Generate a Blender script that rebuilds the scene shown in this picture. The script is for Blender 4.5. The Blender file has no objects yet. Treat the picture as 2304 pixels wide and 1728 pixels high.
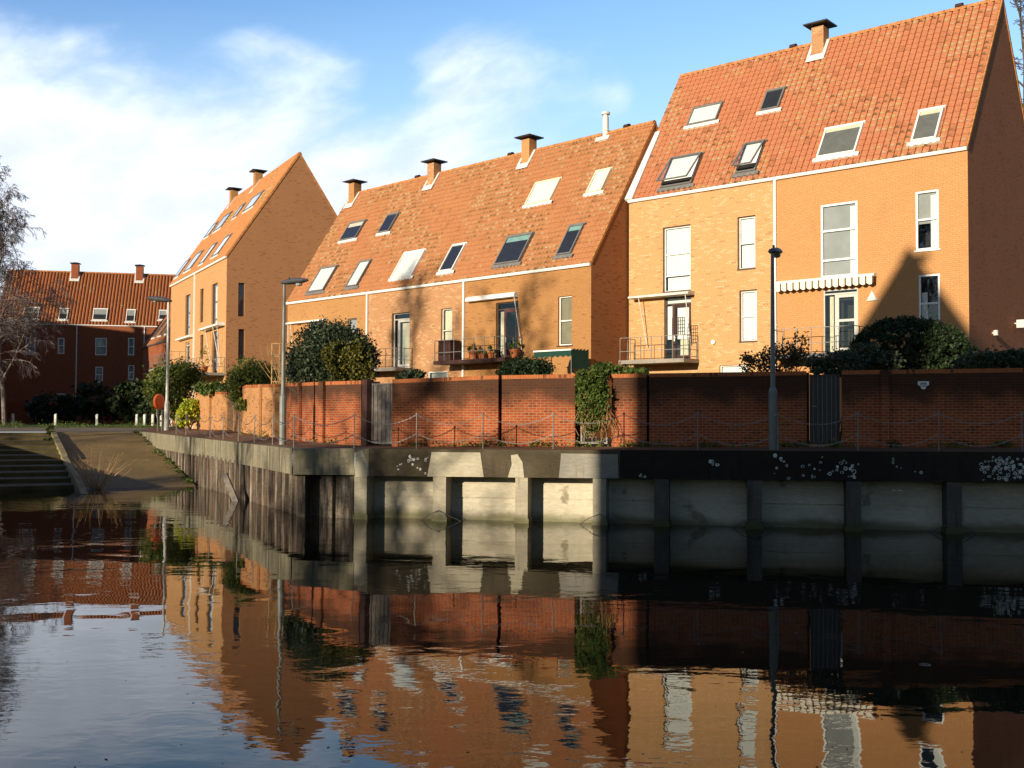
import bpy, math, random
import numpy as np
from mathutils import Vector, Matrix
rnd = random.Random(7)
PI = math.pi
C = bpy.context.scene.collection
S = bpy.context.scene
rad = math.radians

# ------------------------------------------------------------------ camera
FPX, PITCH, ROLL, EYE = 2387.6, rad(1.90), rad(0.273), 2.8     # focal length in photo pixels, eye 2.8 m above the water
def _axes():
    F = Vector((0, math.cos(PITCH), math.sin(PITCH))); Rt = Vector((1, 0, 0)); Up = Rt.cross(F)
    c, s = math.cos(ROLL), math.sin(ROLL)
    return c*Rt + s*Up, -s*Rt + c*Up, F
RT, UP, FW = _axes()
cam = bpy.data.cameras.new('camera'); cam.sensor_width = 36; cam.lens = FPX/2304*36
cam.clip_start = 0.1; cam.clip_end = 6000
co = bpy.data.objects.new('camera', cam); C.objects.link(co)
co.matrix_world = Matrix(((RT.x, UP.x, -FW.x, 0), (RT.y, UP.y, -FW.y, 0), (RT.z, UP.z, -FW.z, EYE), (0, 0, 0, 1)))
S.camera = co
EYEP = Vector((0, 0, EYE))
def ray(px, py): return FW + RT*((px-1152)/FPX) - UP*((py-864)/FPX)
def ground(px, py, z):                      # survey point: where that sight line meets the level z
    d = ray(px, py); return EYEP + d*((z-EYE)/d.z)
def onplane(px, py, P0, N):
    d = ray(px, py); return EYEP + d*((P0-EYEP).dot(N)/d.dot(N))

# ------------------------------------------------------------------ sun, sky, exposure
SUN_AZ, SUN_EL = rad(37.5), rad(13)         # light travels 37.5 deg right of straight ahead, sun 13 deg high
sd = Vector((math.sin(SUN_AZ)*math.cos(SUN_EL), math.cos(SUN_AZ)*math.cos(SUN_EL), -math.sin(SUN_EL)))
sl = bpy.data.lights.new('sun', 'SUN'); sl.energy = 4.8; sl.angle = rad(0.53); sl.color = (1.0, 0.87, 0.67)
so = bpy.data.objects.new('sun', sl); C.objects.link(so); so.rotation_euler = sd.to_track_quat('-Z', 'Y').to_euler(); so.location = (-30, -40, 40)
S.view_settings.view_transform = 'Standard'; S.view_settings.look = 'None'
S.view_settings.exposure = 0.45; S.view_settings.gamma = 1.0
S.render.film_transparent = False
S.cycles.max_bounces = 8; S.cycles.transparent_max_bounces = 12; S.cycles.glossy_bounces = 4
S.cycles.use_denoising = True
S.cycles.caustics_reflective = False; S.cycles.caustics_refractive = False

class NT:                                    # small helper round a node tree
    def __init__(s, tree): s.t = tree; s.n = tree.nodes; s.l = tree.links
    def new(s, typ, ins=None, **kw):
        nd = s.n.new(typ)
        for k, v in kw.items(): setattr(nd, k, v)
        for k, v in (ins or {}).items(): s.set(nd.inputs[k], v)
        return nd
    def set(s, sock, v):
        if isinstance(v, bpy.types.NodeSocket): s.l.new(v, sock)
        elif isinstance(v, bpy.types.Node): s.l.new(v.outputs[0], sock)
        else:
            if isinstance(v, (tuple, list)) and len(v) == 3 and sock.type == 'RGBA': v = (*v, 1)
            sock.default_value = v
    def m(s, op, a, b=0.0, c=None, clamp=False):
        nd = s.n.new('ShaderNodeMath'); nd.operation = op; nd.use_clamp = clamp
        s.set(nd.inputs[0], a); s.set(nd.inputs[1], b)
        if c is not None: s.set(nd.inputs[2], c)
        return nd.outputs[0]
    def vm(s, op, a, b=(0, 0, 0)):
        nd = s.n.new('ShaderNodeVectorMath'); nd.operation = op; s.set(nd.inputs[0], a); s.set(nd.inputs[1], b); return nd.outputs[0]
    def mix(s, f, a, b, mode='MIX'):
        nd = s.n.new('ShaderNodeMix'); nd.data_type = 'RGBA'; nd.blend_type = mode
        s.set(nd.inputs[0], f); s.set(nd.inputs[6], a); s.set(nd.inputs[7], b); return nd.outputs[2]
    def noise(s, vec, scale, detail=4, rough=.55, dist=0):
        nd = s.new('ShaderNodeTexNoise', {'Vector': vec, 'Scale': scale, 'Detail': detail, 'Roughness': rough, 'Distortion': dist}); return nd.outputs[0]
    def ramp(s, f, lo, hi, a=0.0, b=1.0):
        nd = s.new('ShaderNodeMapRange', {'Value': f, 'From Min': lo, 'From Max': hi, 'To Min': a, 'To Max': b}); nd.interpolation_type = 'SMOOTHSTEP'; return nd.outputs[0]
    def comb(s, x, y, z=0.0):
        nd = s.n.new('ShaderNodeCombineXYZ')
        for i, v in enumerate((x, y, z)): s.set(nd.inputs[i], v)
        return nd.outputs[0]

def make_world():
    w = bpy.data.worlds.new('World'); S.world = w; w.use_nodes = True
    w.node_tree.nodes.clear(); t = NT(w.node_tree)
    sky = t.new('ShaderNodeTexSky', sky_type='NISHITA'); sky.sun_disc = False
    sky.sun_elevation = SUN_EL; sky.sun_rotation = PI + SUN_AZ; sky.air_density = 1.0; sky.dust_density = 0.3; sky.ozone_density = 2.0
    g = t.new('ShaderNodeTexCoord').outputs['Generated']
    sp = t.new('ShaderNodeSeparateXYZ', {0: g}); x, y, z = sp.outputs
    az = t.m('ARCTAN2', x, y); el = t.m('ARCSINE', z)
    def blob(a, e, sa, se, k):
        u = t.m('DIVIDE', t.m('SUBTRACT', az, a), sa); v = t.m('DIVIDE', t.m('SUBTRACT', el, e), se)
        q = t.m('ADD', t.m('MULTIPLY', u, u), t.m('MULTIPLY', v, v))
        return t.m('MULTIPLY', t.m('EXPONENT', t.m('MULTIPLY', q, -1.0)), k)
    # cloud field: stretched noise in azimuth/elevation, with the banks of cloud that stand over the town
    cu = t.comb(t.m('MULTIPLY', az, 3.0), t.m('ADD', t.m('MULTIPLY', el, 5.5), t.m('MULTIPLY', az, -1.3)), 4.7)
    n1 = t.noise(cu, 2.0, 7, .52, .5)
    n2 = t.noise(t.vm('ADD', cu, (9, 3, 1)), 6.5, 5, .6, .3)
    d = t.m('ADD', t.m('MULTIPLY', t.m('SUBTRACT', n1, .5), 2.0), t.m('MULTIPLY', t.m('SUBTRACT', n2, .5), .45))
    d = t.m('ADD', d, -0.32)
    for b in ((-.34, .22, .24, .085, 1.15), (-.47, .33, .05, .03, .35), (-.23, .345, .05, .035, .5), (-.05, .33, .10, .045, .75), (-.06, .22, .10, .09, .55), (0.06, .36, .12, .02, .35),
              (-.15, .10, .55, .13, 1.15), (-.38, .375, .20, .032, -1.1), (-.115, .325, .028, .05, -.75), (.25, .33, .22, .16, -.5),
              (.10, .30, .03, .02, .55), (.38, .30, .08, .12, -.3), (-.35, .58, .7, .15, -1.3), (-2.6, .9, 1.4, .5, .35)):
        d = t.m('ADD', d, blob(*b))
    cov = t.ramp(d, -0.22, .95)
    shade = t.ramp(t.m('ADD', t.m('MULTIPLY', n2, .6), t.m('MULTIPLY', n1, .4)), .36, .66, .86, 1.06)
    lowb = t.ramp(el, .0, .3, 1.0, 0.0)
    ccol = t.mix(lowb, (0.90, 0.99, 1.15), (0.95, 1.0, 1.08))
    ccol = t.vm('SCALE', ccol); ccol.node.inputs[3].default_value = 12.9
    cc = t.mix(1.0, ccol, t.comb(shade, shade, shade), 'MULTIPLY')
    fr = t.ramp(y, -.1, .55)                  # sky brightened ahead and dimmed behind, keeping fill on shaded walls low
    tint = t.mix(1.0, sky.outputs[0], t.mix(fr, (.70, .80, .92), t.mix(t.ramp(t.m('SUBTRACT', el, t.m('MULTIPLY', az, .25)), .34, .58), (2.35, 2.75, 3.0), (1.15, 1.75, 2.75))), 'MULTIPLY')
    lift = t.mix(t.m('MULTIPLY', fr, t.ramp(el, .02, .42, .75, .0)), tint, (9.5, 11.4, 13.2))
    col = t.mix(cov, lift, cc)
    bg = t.new('ShaderNodeBackground', {'Color': col, 'Strength': 0.064})
    out = t.new('ShaderNodeOutputWorld', {'Surface': bg.outputs[0]})
make_world()

# ------------------------------------------------------------------ mesh helpers
class MB:
    """collects faces; build() links them as ONE mesh object"""
    def __init__(s, xf=None): s.v = []; s.f = []; s.m = []; s.uv = {}; s.xf = xf
    def face(s, pts, mi=0, uv=None):
        i = len(s.v); s.v += [tuple(p) for p in pts]; s.f.append(tuple(range(i, i+len(pts)))); s.m.append(mi)
        if uv: s.uv[len(s.f)-1] = uv
    def box(s, x0, x1, y0, y1, z0, z1, mi=0, skip=''):
        p = [(x0,y0,z0),(x1,y0,z0),(x1,y1,z0),(x0,y1,z0),(x0,y0,z1),(x1,y0,z1),(x1,y1,z1),(x0,y1,z1)]
        for nm, q in (('b',(3,2,1,0)),('t',(4,5,6,7)),('f',(0,1,5,4)),('k',(2,3,7,6)),('l',(3,0,4,7)),('r',(1,2,6,5))):
            if nm not in skip: s.face([p[k] for k in q], mi)
    def tube(s, pts, r, n=6, mi=0, cap=True):
        pts = [Vector(p) for p in pts]; rs = r if isinstance(r, (list, tuple)) else [r]*len(pts)
        rings = []; ref = None
        for k, p in enumerate(pts):
            d = (pts[min(k+1, len(pts)-1)]-pts[max(k-1, 0)]).normalized()
            if ref is None: ref = Vector((1, 0, 0)) if abs(d.x) < .8 else Vector((0, 1, 0))
            a = d.cross(ref)
            if a.length < 1e-4: a = d.orthogonal()
            a.normalize(); b = d.cross(a); ref = b.cross(d)*1.0 if False else ref
            rings.append([len(s.v)+j for j in range(n)])
            for j in range(n):
                t = 2*PI*j/n; s.v.append(tuple(p+(a*math.cos(t)+b*math.sin(t))*rs[k]))
        for k in range(len(rings)-1):
            for j in range(n):
                s.f.append((rings[k][j], rings[k][(j+1)%n], rings[k+1][(j+1)%n], rings[k+1][j])); s.m.append(mi)
        if cap:
            s.f.append(tuple(reversed(rings[0]))); s.m.append(mi); s.f.append(tuple(rings[-1])); s.m.append(mi)
    def lathe(s, prof, c=(0,0,0), n=16, mi=0):           # profile [(r,z)]
        base = len(s.v)
        for r, z in prof:
            for j in range(n):
                t = 2*PI*j/n; s.v.append((c[0]+r*math.cos(t), c[1]+r*math.sin(t), c[2]+z))
        for k in range(len(prof)-1):
            for j in range(n):
                a = base+k*n+j; b = base+k*n+(j+1)%n; s.f.append((a, b, b+n, a+n)); s.m.append(mi)
    def build(s, name, mats, parent=None, smooth=False):
        me = bpy.data.meshes.new(name); raw = s.v
        vs = [tuple(s.xf(*p)) for p in raw] if s.xf else raw
        me.from_pydata(vs, [], s.f)
        if not isinstance(mats, (list, tuple)): mats = [mats]
        for m in mats: me.materials.append(m)
        me.polygons.foreach_set('material_index', s.m)
        if smooth: me.polygons.foreach_set('use_smooth', [True]*len(s.f))
        ul = me.uv_layers.new(name='UVMap'); arr = []
        for fi, f in enumerate(s.f):
            if fi in s.uv: arr += [c for q in s.uv[fi] for c in q]; continue
            p = [Vector(raw[k]) for k in f]
            n = Vector((0, 0, 0))
            for k in range(len(p)):
                a, b = p[k], p[(k+1) % len(p)]; n += a.cross(b)
            ax = max(range(3), key=lambda i: abs(n[i]))
            for q in p:
                arr += [(q.y, q.z), (q.x, q.z), (q.x, q.y)][ax]
        ul.data.foreach_set('uv', arr)
        me.update()
        o = bpy.data.objects.new(name, me); C.objects.link(o)
        if parent: o.parent = parent
        return o

def thing(name, label, cat, loc=(0, 0, 0), rz=0.0, group=None):
    o = bpy.data.objects.new(name, None); C.objects.link(o); o.location = loc; o.rotation_euler = (0, 0, rz)
    o.empty_display_size = .3
    o['label'] = label; o['category'] = cat
    if group: o['group'] = group
    return o
def tag(o, label, cat, group=None):
    o['label'] = label; o['category'] = cat
    if group: o['group'] = group
    return o
def struct(o): o['kind'] = 'structure'; return o

# ------------------------------------------------------------------ materials
def mat(name, fn):
    m = bpy.data.materials.new(name); m.use_nodes = True; m.node_tree.nodes.clear(); t = NT(m.node_tree)
    out = t.new('ShaderNodeOutputMaterial'); sh = fn(t)
    t.l.new(sh.outputs[0] if isinstance(sh, bpy.types.Node) else sh, out.inputs[0]); return m
def pbr(t, col, rough=.8, spec=.3, bump=None, dist=.01, metal=0.0, strength=1.0, **kw):
    ins = {'Base Color': col, 'Roughness': rough, 'Specular IOR Level': spec, 'Metallic': metal}; ins.update(kw)
    p = t.new('ShaderNodeBsdfPrincipled', ins)
    if bump is not None:
        b = t.new('ShaderNodeBump', {'Height': bump, 'Distance': dist, 'Strength': strength}); t.l.new(b.outputs[0], p.inputs['Normal'])
    return p
def plain(name, col, rough=.6, spec=.3, metal=0.0, var=.12, scale=3.0):
    def fn(t):
        o = t.new('ShaderNodeTexCoord').outputs['Object']; n = t.noise(o, scale, 5)
        k = t.ramp(n, .3, .7, 1-var, 1+var)
        return pbr(t, t.mix(1.0, col, t.comb(k, k, k), 'MULTIPLY'), rough, spec, None, metal=metal)
    return mat(name, fn)
def brick(name, c1, c2, mortar, dark=(.10, .035, .018), pdark=.06, stain=.18, bw=.225, rh=.075, mw=.010, top=None, light=None):
    def fn(t):
        uv = t.new('ShaderNodeTexCoord').outputs['UV']
        b = t.new('ShaderNodeTexBrick', {'Vector': uv, 'Scale': 1.0, 'Color1': (0, 0, 0), 'Color2': (1, 1, 1), 'Mortar': (.5, .5, .5), 'Mortar Size': mw, 'Mortar Smooth': .3, 'Brick Width': bw, 'Row Height': rh, 'Bias': 0.0})
        # per-brick random number from the brick's own row and column
        sp = t.new('ShaderNodeSeparateXYZ', {0: uv})
        row = t.m('FLOOR', t.m('DIVIDE', sp.outputs[1], rh)); sh = t.m('MULTIPLY', t.m('MODULO', t.m('ABSOLUTE', row), 2.0), .5)
        colm = t.m('FLOOR', t.m('ADD', t.m('DIVIDE', sp.outputs[0], bw), sh))
        wn = t.new('ShaderNodeTexWhiteNoise', {'Vector': t.comb(colm, row)}, noise_dimensions='2D'); r = wn.outputs[0]
        wn2 = t.new('ShaderNodeTexWhiteNoise', {'Vector': t.comb(t.m('ADD', colm, 31.0), row)}, noise_dimensions='2D').outputs[0]
        big = t.noise(uv, .55, 5, .6); fine = t.noise(uv, 14.0, 4)
        f = t.m('ADD', t.m('MULTIPLY', r, .75), t.m('MULTIPLY', t.m('SUBTRACT', big, .5), 1.1), clamp=True)
        c = t.mix(f, c1, c2)
        if light: c = t.mix(t.m('GREATER_THAN', t.m('ADD', wn2, t.m('MULTIPLY', t.m('SUBTRACT', big, .5), .6)), .86), c, light)
        c = t.mix(t.m('LESS_THAN', wn2, pdark), c, dark)
        k = t.ramp(fine, .25, .75, .85, 1.13); c = t.mix(1.0, c, t.comb(k, k, k), 'MULTIPLY')
        c = t.mix(b.outputs['Fac'], c, mortar)
        st = t.ramp(t.noise(t.vm('MULTIPLY', uv, (1, .45, 1)), .8, 6, .65), .52, .78, 0, stain)
        c = t.mix(st, c, (.045, .03, .02))
        c = t.mix(1.0, c, (1.0, .90, .95) if top else (.955, 1.035, 1.12), 'MULTIPLY')
        if top:                                 # soot and algae under the coping, ragged lower edge
            e = t.m('ADD', sp.outputs[1], t.m('MULTIPLY', t.m('SUBTRACT', t.noise(uv, 1.1, 5, .6), .5), top[2]))
            c = t.mix(t.ramp(e, top[0], top[1], 0, .85), c, (.035, .024, .016))
            c = t.mix(t.m('MULTIPLY', t.ramp(t.noise(uv, 1.6, 4), .52, .7), t.ramp(e, top[0]-1.5, top[0]-1.95, 0, .6)), c, (.20, .17, .03))
        return pbr(t, c, .92, .12, t.m('ADD', t.m('MULTIPLY', b.outputs['Fac'], -1.0), t.m('MULTIPLY', fine, .5)), .006)
    return mat(name, fn)
def tiles(name, c1, c2, lich=.5, lcol=(.30, .24, .07), dark=(.17, .05, .02)):
    def fn(t):
        uv = t.new('ShaderNodeTexCoord').outputs['UV']; sp = t.new('ShaderNodeSeparateXYZ', {0: uv})
        cx = t.m('FLOOR', sp.outputs[0]); ry = t.m('FLOOR', sp.outputs[1]); fy = t.m('FRACT', sp.outputs[1])
        r = t.new('ShaderNodeTexWhiteNoise', {'Vector': t.comb(cx, ry)}, noise_dimensions='2D').outputs[0]
        r2 = t.new('ShaderNodeTexWhiteNoise', {'Vector': t.comb(t.m('ADD', cx, 57.0), ry)}, noise_dimensions='2D').outputs[0]
        p = t.vm('MULTIPLY', uv, (.27, .32, 1))
        big = t.noise(p, .5, 5, .6); cl = t.noise(p, .28, 3, .5); mid = t.noise(p, 2.2, 5, .65); fine = t.noise(p, 16.0, 4)
        c = t.mix(t.m('ADD', t.m('MULTIPLY', r, .22), t.m('MULTIPLY', t.m('SUBTRACT', big, .5), .8), clamp=True), c1, c2)
        c = t.mix(t.m('MULTIPLY', t.m('LESS_THAN', r2, .03), .25), c, dark)
        k = t.ramp(fine, .3, .7, .82, 1.15); c = t.mix(1.0, c, t.comb(k, k, k), 'MULTIPLY')
        fx = t.m('ABSOLUTE', t.m('SUBTRACT', t.m('FRACT', sp.outputs[0]), .34)); edge = t.m('MULTIPLY', t.ramp(fy, .52, .15), t.ramp(fx, .36, .18))
        L = t.m('ADD', t.m('ADD', t.m('MULTIPLY', t.m('SUBTRACT', cl, .5), 4.2), t.m('MULTIPLY', t.m('SUBTRACT', mid, .5), 1.5)), t.m('MULTIPLY', t.m('SUBTRACT', r, .5), .4))
        L = t.m('MULTIPLY', t.ramp(t.m('ADD', L, lich-.5), -.05, .5), t.m('ADD', .06, t.m('MULTIPLY', edge, .94)))
        L = t.m('MULTIPLY', L, t.ramp(fine, .30, .48))
        lc = t.mix(t.m('GREATER_THAN', r2, .7), lcol, (.44, .37, .19))
        lc = t.mix(t.m('LESS_THAN', r2, .3), lc, (.12, .085, .03))
        c = t.mix(t.m('MULTIPLY', L, .92), c, lc)
        st = t.ramp(t.noise(t.vm('MULTIPLY', p, (1, .35, 1)), 1.5, 5), .55, .8, 0, .22); c = t.mix(st, c, (.12, .045, .02))
        c = t.mix(1.0, c, (.96, 1.03, 1.16), 'MULTIPLY')
        return pbr(t, c, .85, .2, fine, .008)
    return mat(name, fn)
def concrete(name, c1, c2, algae=.4, acol=(.055, .05, .022), streak=True, dark=None, tide=True):
    def fn(t):
        o = t.new('ShaderNodeTexCoord').outputs['UV']
        n = t.noise(t.vm('MULTIPLY', o, (.6, 1.1, 1)), .9, 6, .6, .6); f = t.noise(t.vm('MULTIPLY', o, (.5, 1.6, 1)), 9.0, 6, .7); s = t.noise(t.vm('MULTIPLY', o, (3.6, .28, 1)), 1.6, 6, .66)
        c = t.mix(t.ramp(n, .3, .7), c1, c2); k = t.ramp(f, .25, .75, .82, 1.12); c = t.mix(1.0, c, t.comb(k, k, k), 'MULTIPLY')
        c = t.mix(t.ramp(t.m('ADD', t.m('MULTIPLY', s, .65), t.m('MULTIPLY', n, .35)), .62-.22*algae, .80-.22*algae, 0, min(1, .55+algae*.4)), c, acol)
        if tide:                                 # green tide line above the water
            z = t.new('ShaderNodeSeparateXYZ', {0: o}).outputs[1]; c = t.mix(t.ramp(t.m('ADD', z, t.m('MULTIPLY', t.m('SUBTRACT', n, .5), .5)), .34, .06, 0, .75), c, (.085, .085, .022))
        if dark: c = t.mix(t.ramp(t.noise(o, .9, 4), .60, .66, 0, .7), c, dark)
        return pbr(t, c, .9, .2, f, .01)
    return mat(name, fn)
def leafmat(name, cols, rough=.55, spec=.35):
    def fn(t):
        r = t.new('ShaderNodeNewGeometry').outputs['Random Per Island']
        o = t.new('ShaderNodeTexCoord').outputs['Object']; n = t.noise(o, 1.7, 4)
        cr = t.new('ShaderNodeValToRGB', {'Fac': t.m('ADD', t.m('MULTIPLY', r, .6), t.m('MULTIPLY', t.ramp(n, .3, .7), .4))})
        e = cr.color_ramp.elements
        while len(e) < len(cols): e.new(.5)
        for i, cc in enumerate(cols): e[i].position = i/(len(cols)-1); e[i].color = (*cc, 1)
        p = pbr(t, cr.outputs[0], rough, spec)
        tr = t.new('ShaderNodeBsdfTranslucent', {'Color': cr.outputs[0]})
        mx = t.new('ShaderNodeMixShader', {0: .22}); t.l.new(p.outputs[0], mx.inputs[1]); t.l.new(tr.outputs[0], mx.inputs[2]); return mx
    return mat(name, fn)

M = {}
M['brick_gold'] = brick('gold mottled brick', (.58, .295, .115), (.625, .33, .138), (.52, .29, .13), dark=(.45, .22, .095), pdark=.03, light=(.67, .39, .185), stain=.10)
M['brick_orange'] = brick('smooth orange brick', (.55, .250, .090), (.60, .28, .106), (.46, .22, .088), pdark=.0, stain=.14)
M['brick_tan'] = brick('tan orange brick', (.56, .275, .105), (.62, .31, .125), (.50, .27, .12), dark=(.44, .20, .08), pdark=.03, stain=.12)
M['brick_ochre'] = brick('ochre brick', (.43, .20, .068), (.50, .24, .082), (.42, .21, .085), dark=(.35, .15, .055), pdark=.03, stain=.14)
M['brick_pink'] = brick('pink mottled brick', (.445, .20, .080), (.51, .25, .108), (.45, .25, .13), dark=(.36, .155, .07), pdark=.03, light=(.57, .315, .15), stain=.14)
M['brick_brown'] = brick('brown orange brick', (.39, .175, .058), (.45, .21, .070), (.38, .18, .07), dark=(.30, .125, .045), pdark=.04, stain=.14)
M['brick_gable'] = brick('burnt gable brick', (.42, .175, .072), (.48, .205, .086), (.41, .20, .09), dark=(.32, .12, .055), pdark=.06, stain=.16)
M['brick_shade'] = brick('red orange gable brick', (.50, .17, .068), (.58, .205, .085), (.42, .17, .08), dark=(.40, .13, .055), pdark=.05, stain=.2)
M['brick_gable_shaded'] = brick('orange gable brick with painted shade', (.33, .115, .040), (.39, .14, .05), (.30, .12, .05), dark=(.24, .08, .03), pdark=.06, stain=.2)  # gable brick darkened to stand for sun grazing the middle row's gable
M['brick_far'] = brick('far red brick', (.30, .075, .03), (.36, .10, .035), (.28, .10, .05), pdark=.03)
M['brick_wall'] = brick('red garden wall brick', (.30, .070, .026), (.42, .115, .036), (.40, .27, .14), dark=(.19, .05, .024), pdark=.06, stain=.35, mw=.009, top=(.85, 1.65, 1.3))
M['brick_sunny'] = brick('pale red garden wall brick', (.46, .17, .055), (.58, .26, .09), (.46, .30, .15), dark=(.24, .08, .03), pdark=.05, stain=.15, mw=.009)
M['brick_cope'] = brick('red coping brick', (.42, .11, .035), (.50, .15, .045), (.32, .13, .06), bw=.075, rh=.225, stain=.2)
M['tile_m'] = tiles('weathered pantile', (.46, .185, .070), (.55, .240, .098), .76, lcol=(.24, .17, .06))
M['tile_r'] = tiles('orange pantile', (.50, .180, .078), (.56, .220, .098), .66, lcol=(.44, .36, .13))
M['tile_l'] = tiles('clean pantile', (.53, .21, .07), (.60, .25, .09), .36)
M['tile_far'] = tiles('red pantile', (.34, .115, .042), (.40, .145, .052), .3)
M['ridge'] = plain('ridge tile', (.46, .20, .07), .9, .1, var=.3, scale=6)
M['white'] = plain('white paint', (.80, .79, .75), .45, .4, var=.05)
M['offwhite'] = plain('weathered white paint', (.62, .60, .54), .6, .3, var=.15)
M['lead'] = plain('pale lead flashing', (.66, .65, .62), .5, .4, var=.12)
M['darkframe'] = plain('dark brown window frame', (.085, .055, .04), .5, .4, var=.2)
M['greyframe'] = plain('grey metal window frame', (.17, .165, .155), .45, .5, var=.1)
M['palegrey'] = plain('pale grey door paint', (.52, .50, .44), .5, .4, var=.05)
M['reddoor'] = plain('dark plum door paint', (.10, .035, .035), .45, .5, var=.1)
M['steel'] = plain('galvanised steel', (.22, .205, .185), .55, .5, .3, var=.15)
M['darksteel'] = plain('dark painted steel', (.10, .10, .105), .5, .5, .2, var=.15)
M['blackmetal'] = plain('black metal', (.018, .018, .02), .45, .5, var=.2)
M['lamp_post'] = plain('grey green lamp post paint', (.17, .18, .16), .5, .5, .1, var=.15)
M['pole_white'] = plain('pale lamp post paint', (.55, .55, .50), .5, .5, .0, var=.15)
M['grey_reflection'] = plain('grey of reflected sky and dust', (.17, .165, .145), .8, .2, var=.1)  # skylight backing greyed to stand for sky reflection and dust on panes
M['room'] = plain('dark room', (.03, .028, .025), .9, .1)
M['blind'] = plain('white blind cloth', (.88, .87, .82), .8, .1, var=.03)
M['curtain'] = plain('cream curtain', (.74, .68, .50), .85, .1, var=.08, scale=9)
M['netting'] = plain('grey net curtain', (.36, .36, .34), .9, .1, var=.1, scale=1.3)
M['tanblind'] = plain('tan blind', (.27, .23, .14), .9, .1)
M['greenblind'] = plain('pale green blind', (.25, .42, .38), .7, .2)
M['timber'] = plain('weathered timber', (.17, .145, .125), .85, .15, var=.35, scale=5)
M['darkwood'] = plain('dark stained wood', (.055, .025, .02), .7, .25, var=.25)
M['orange'] = plain('orange lifebuoy plastic', (.80, .13, .02), .4, .5, var=.08)
M['terracotta'] = plain('terracotta pot', (.45, .14, .05), .8, .2, var=.15)
M['greencanvas'] = plain('dark green canvas', (.012, .05, .035), .75, .2, var=.15)
M['bark'] = plain('grey brown bark', (.10, .075, .06), .9, .15, var=.4, scale=4)
M['birch'] = plain('birch bark', (.165, .135, .125), .85, .2, var=.4, scale=3)
M['twig'] = plain('pale dry twigs', (.42, .26, .11), .85, .2, var=.25)
M['slab'] = concrete('balcony concrete', (.26, .23, .19), (.34, .30, .25), .25)
def stripes(t):
    uv = t.new('ShaderNodeTexCoord').outputs['UV']; sp = t.new('ShaderNodeSeparateXYZ', {0: uv})
    k = t.m('LESS_THAN', t.m('FRACT', t.m('MULTIPLY', sp.outputs[0], 3.33)), .76)
    return pbr(t, t.mix(k, (.13, .085, .045), (.80, .74, .58)), .8, .1)
M['stripes'] = mat('cream striped awning cloth', stripes)

def glassfn(t):
    o = t.new('ShaderNodeTexCoord').outputs['Object']
    b = t.new('ShaderNodeBump', {'Height': t.noise(o, 1.3, 2), 'Distance': .004, 'Strength': 1.0})
    ge = t.new('ShaderNodeNewGeometry'); dt = t.n.new('ShaderNodeVectorMath'); dt.operation = 'DOT_PRODUCT'
    t.l.new(b.outputs[0], dt.inputs[0]); t.l.new(ge.outputs['Incoming'], dt.inputs[1])
    fr = t.m('ADD', .095, t.m('MULTIPLY', .94, t.m('POWER', t.m('SUBTRACT', 1.0, t.m('ABSOLUTE', dt.outputs['Value'])), 5.0)))
    gl = t.new('ShaderNodeBsdfGlossy', {'Roughness': .01, 'Color': (.95, .97, 1), 'Normal': b.outputs[0]})
    tr = t.new('ShaderNodeBsdfTransparent', {'Color': (.90, .93, .92)})
    mx = t.new('ShaderNodeMixShader', {0: fr}); t.l.new(tr.outputs[0], mx.inputs[1]); t.l.new(gl.outputs[0], mx.inputs[2]); return mx
M['glass'] = mat('window glass', glassfn)

M['conc_pale'] = concrete('pale concrete', (.42, .375, .275), (.53, .475, .36), .12, streak=True)
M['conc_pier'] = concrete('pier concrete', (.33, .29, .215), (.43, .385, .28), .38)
M['conc_beam'] = concrete('beam concrete', (.185, .16, .10), (.31, .275, .185), .72, acol=(.05, .042, .022), tide=False)
M['conc_black'] = concrete('algae blackened concrete', (.018, .016, .012), (.032, .027, .019), .5, acol=(.010, .009, .007))
M['patch'] = concrete('concrete repair', (.40, .355, .25), (.47, .42, .31), .15)
M['lichen'] = plain('white lichen', (.55, .56, .52), .9, .1, var=.1)
M['panel'] = concrete('quay panel concrete', (.47, .42, .31), (.60, .54, .41), .16, acol=(.13, .10, .045), dark=(.17, .13, .07))
def pilefn(t):
    uv = t.new('ShaderNodeTexCoord').outputs['UV']
    s = t.noise(t.vm('MULTIPLY', uv, (2.6, .22, 1)), 1.5, 6, .7); n = t.noise(t.vm('MULTIPLY', uv, (1, .7, 1)), 1.4, 5, .65); f = t.noise(uv, 12, 4)
    c = t.mix(t.ramp(s, .38, .60), (.032, .023, .017), (.24, .20, .15))
    c = t.mix(t.ramp(n, .50, .66, 0, .75), c, (.085, .062, .045)); c = t.mix(t.ramp(t.noise(t.vm('MULTIPLY', uv, (3, .5, 1)), 1.3, 5), .55, .66, 0, .7), c, (.36, .32, .25))
    c = t.mix(t.ramp(t.noise(t.vm('MULTIPLY', uv, (3, .4, 1)), 1.9, 5), .57, .68, 0, .8), c, (.20, .085, .035)); k = t.ramp(f, .3, .7, .75, 1.2); c = t.mix(1.0, c, t.comb(k, k, k), 'MULTIPLY')
    return pbr(t, c, .85, .2, f, .01)
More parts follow.
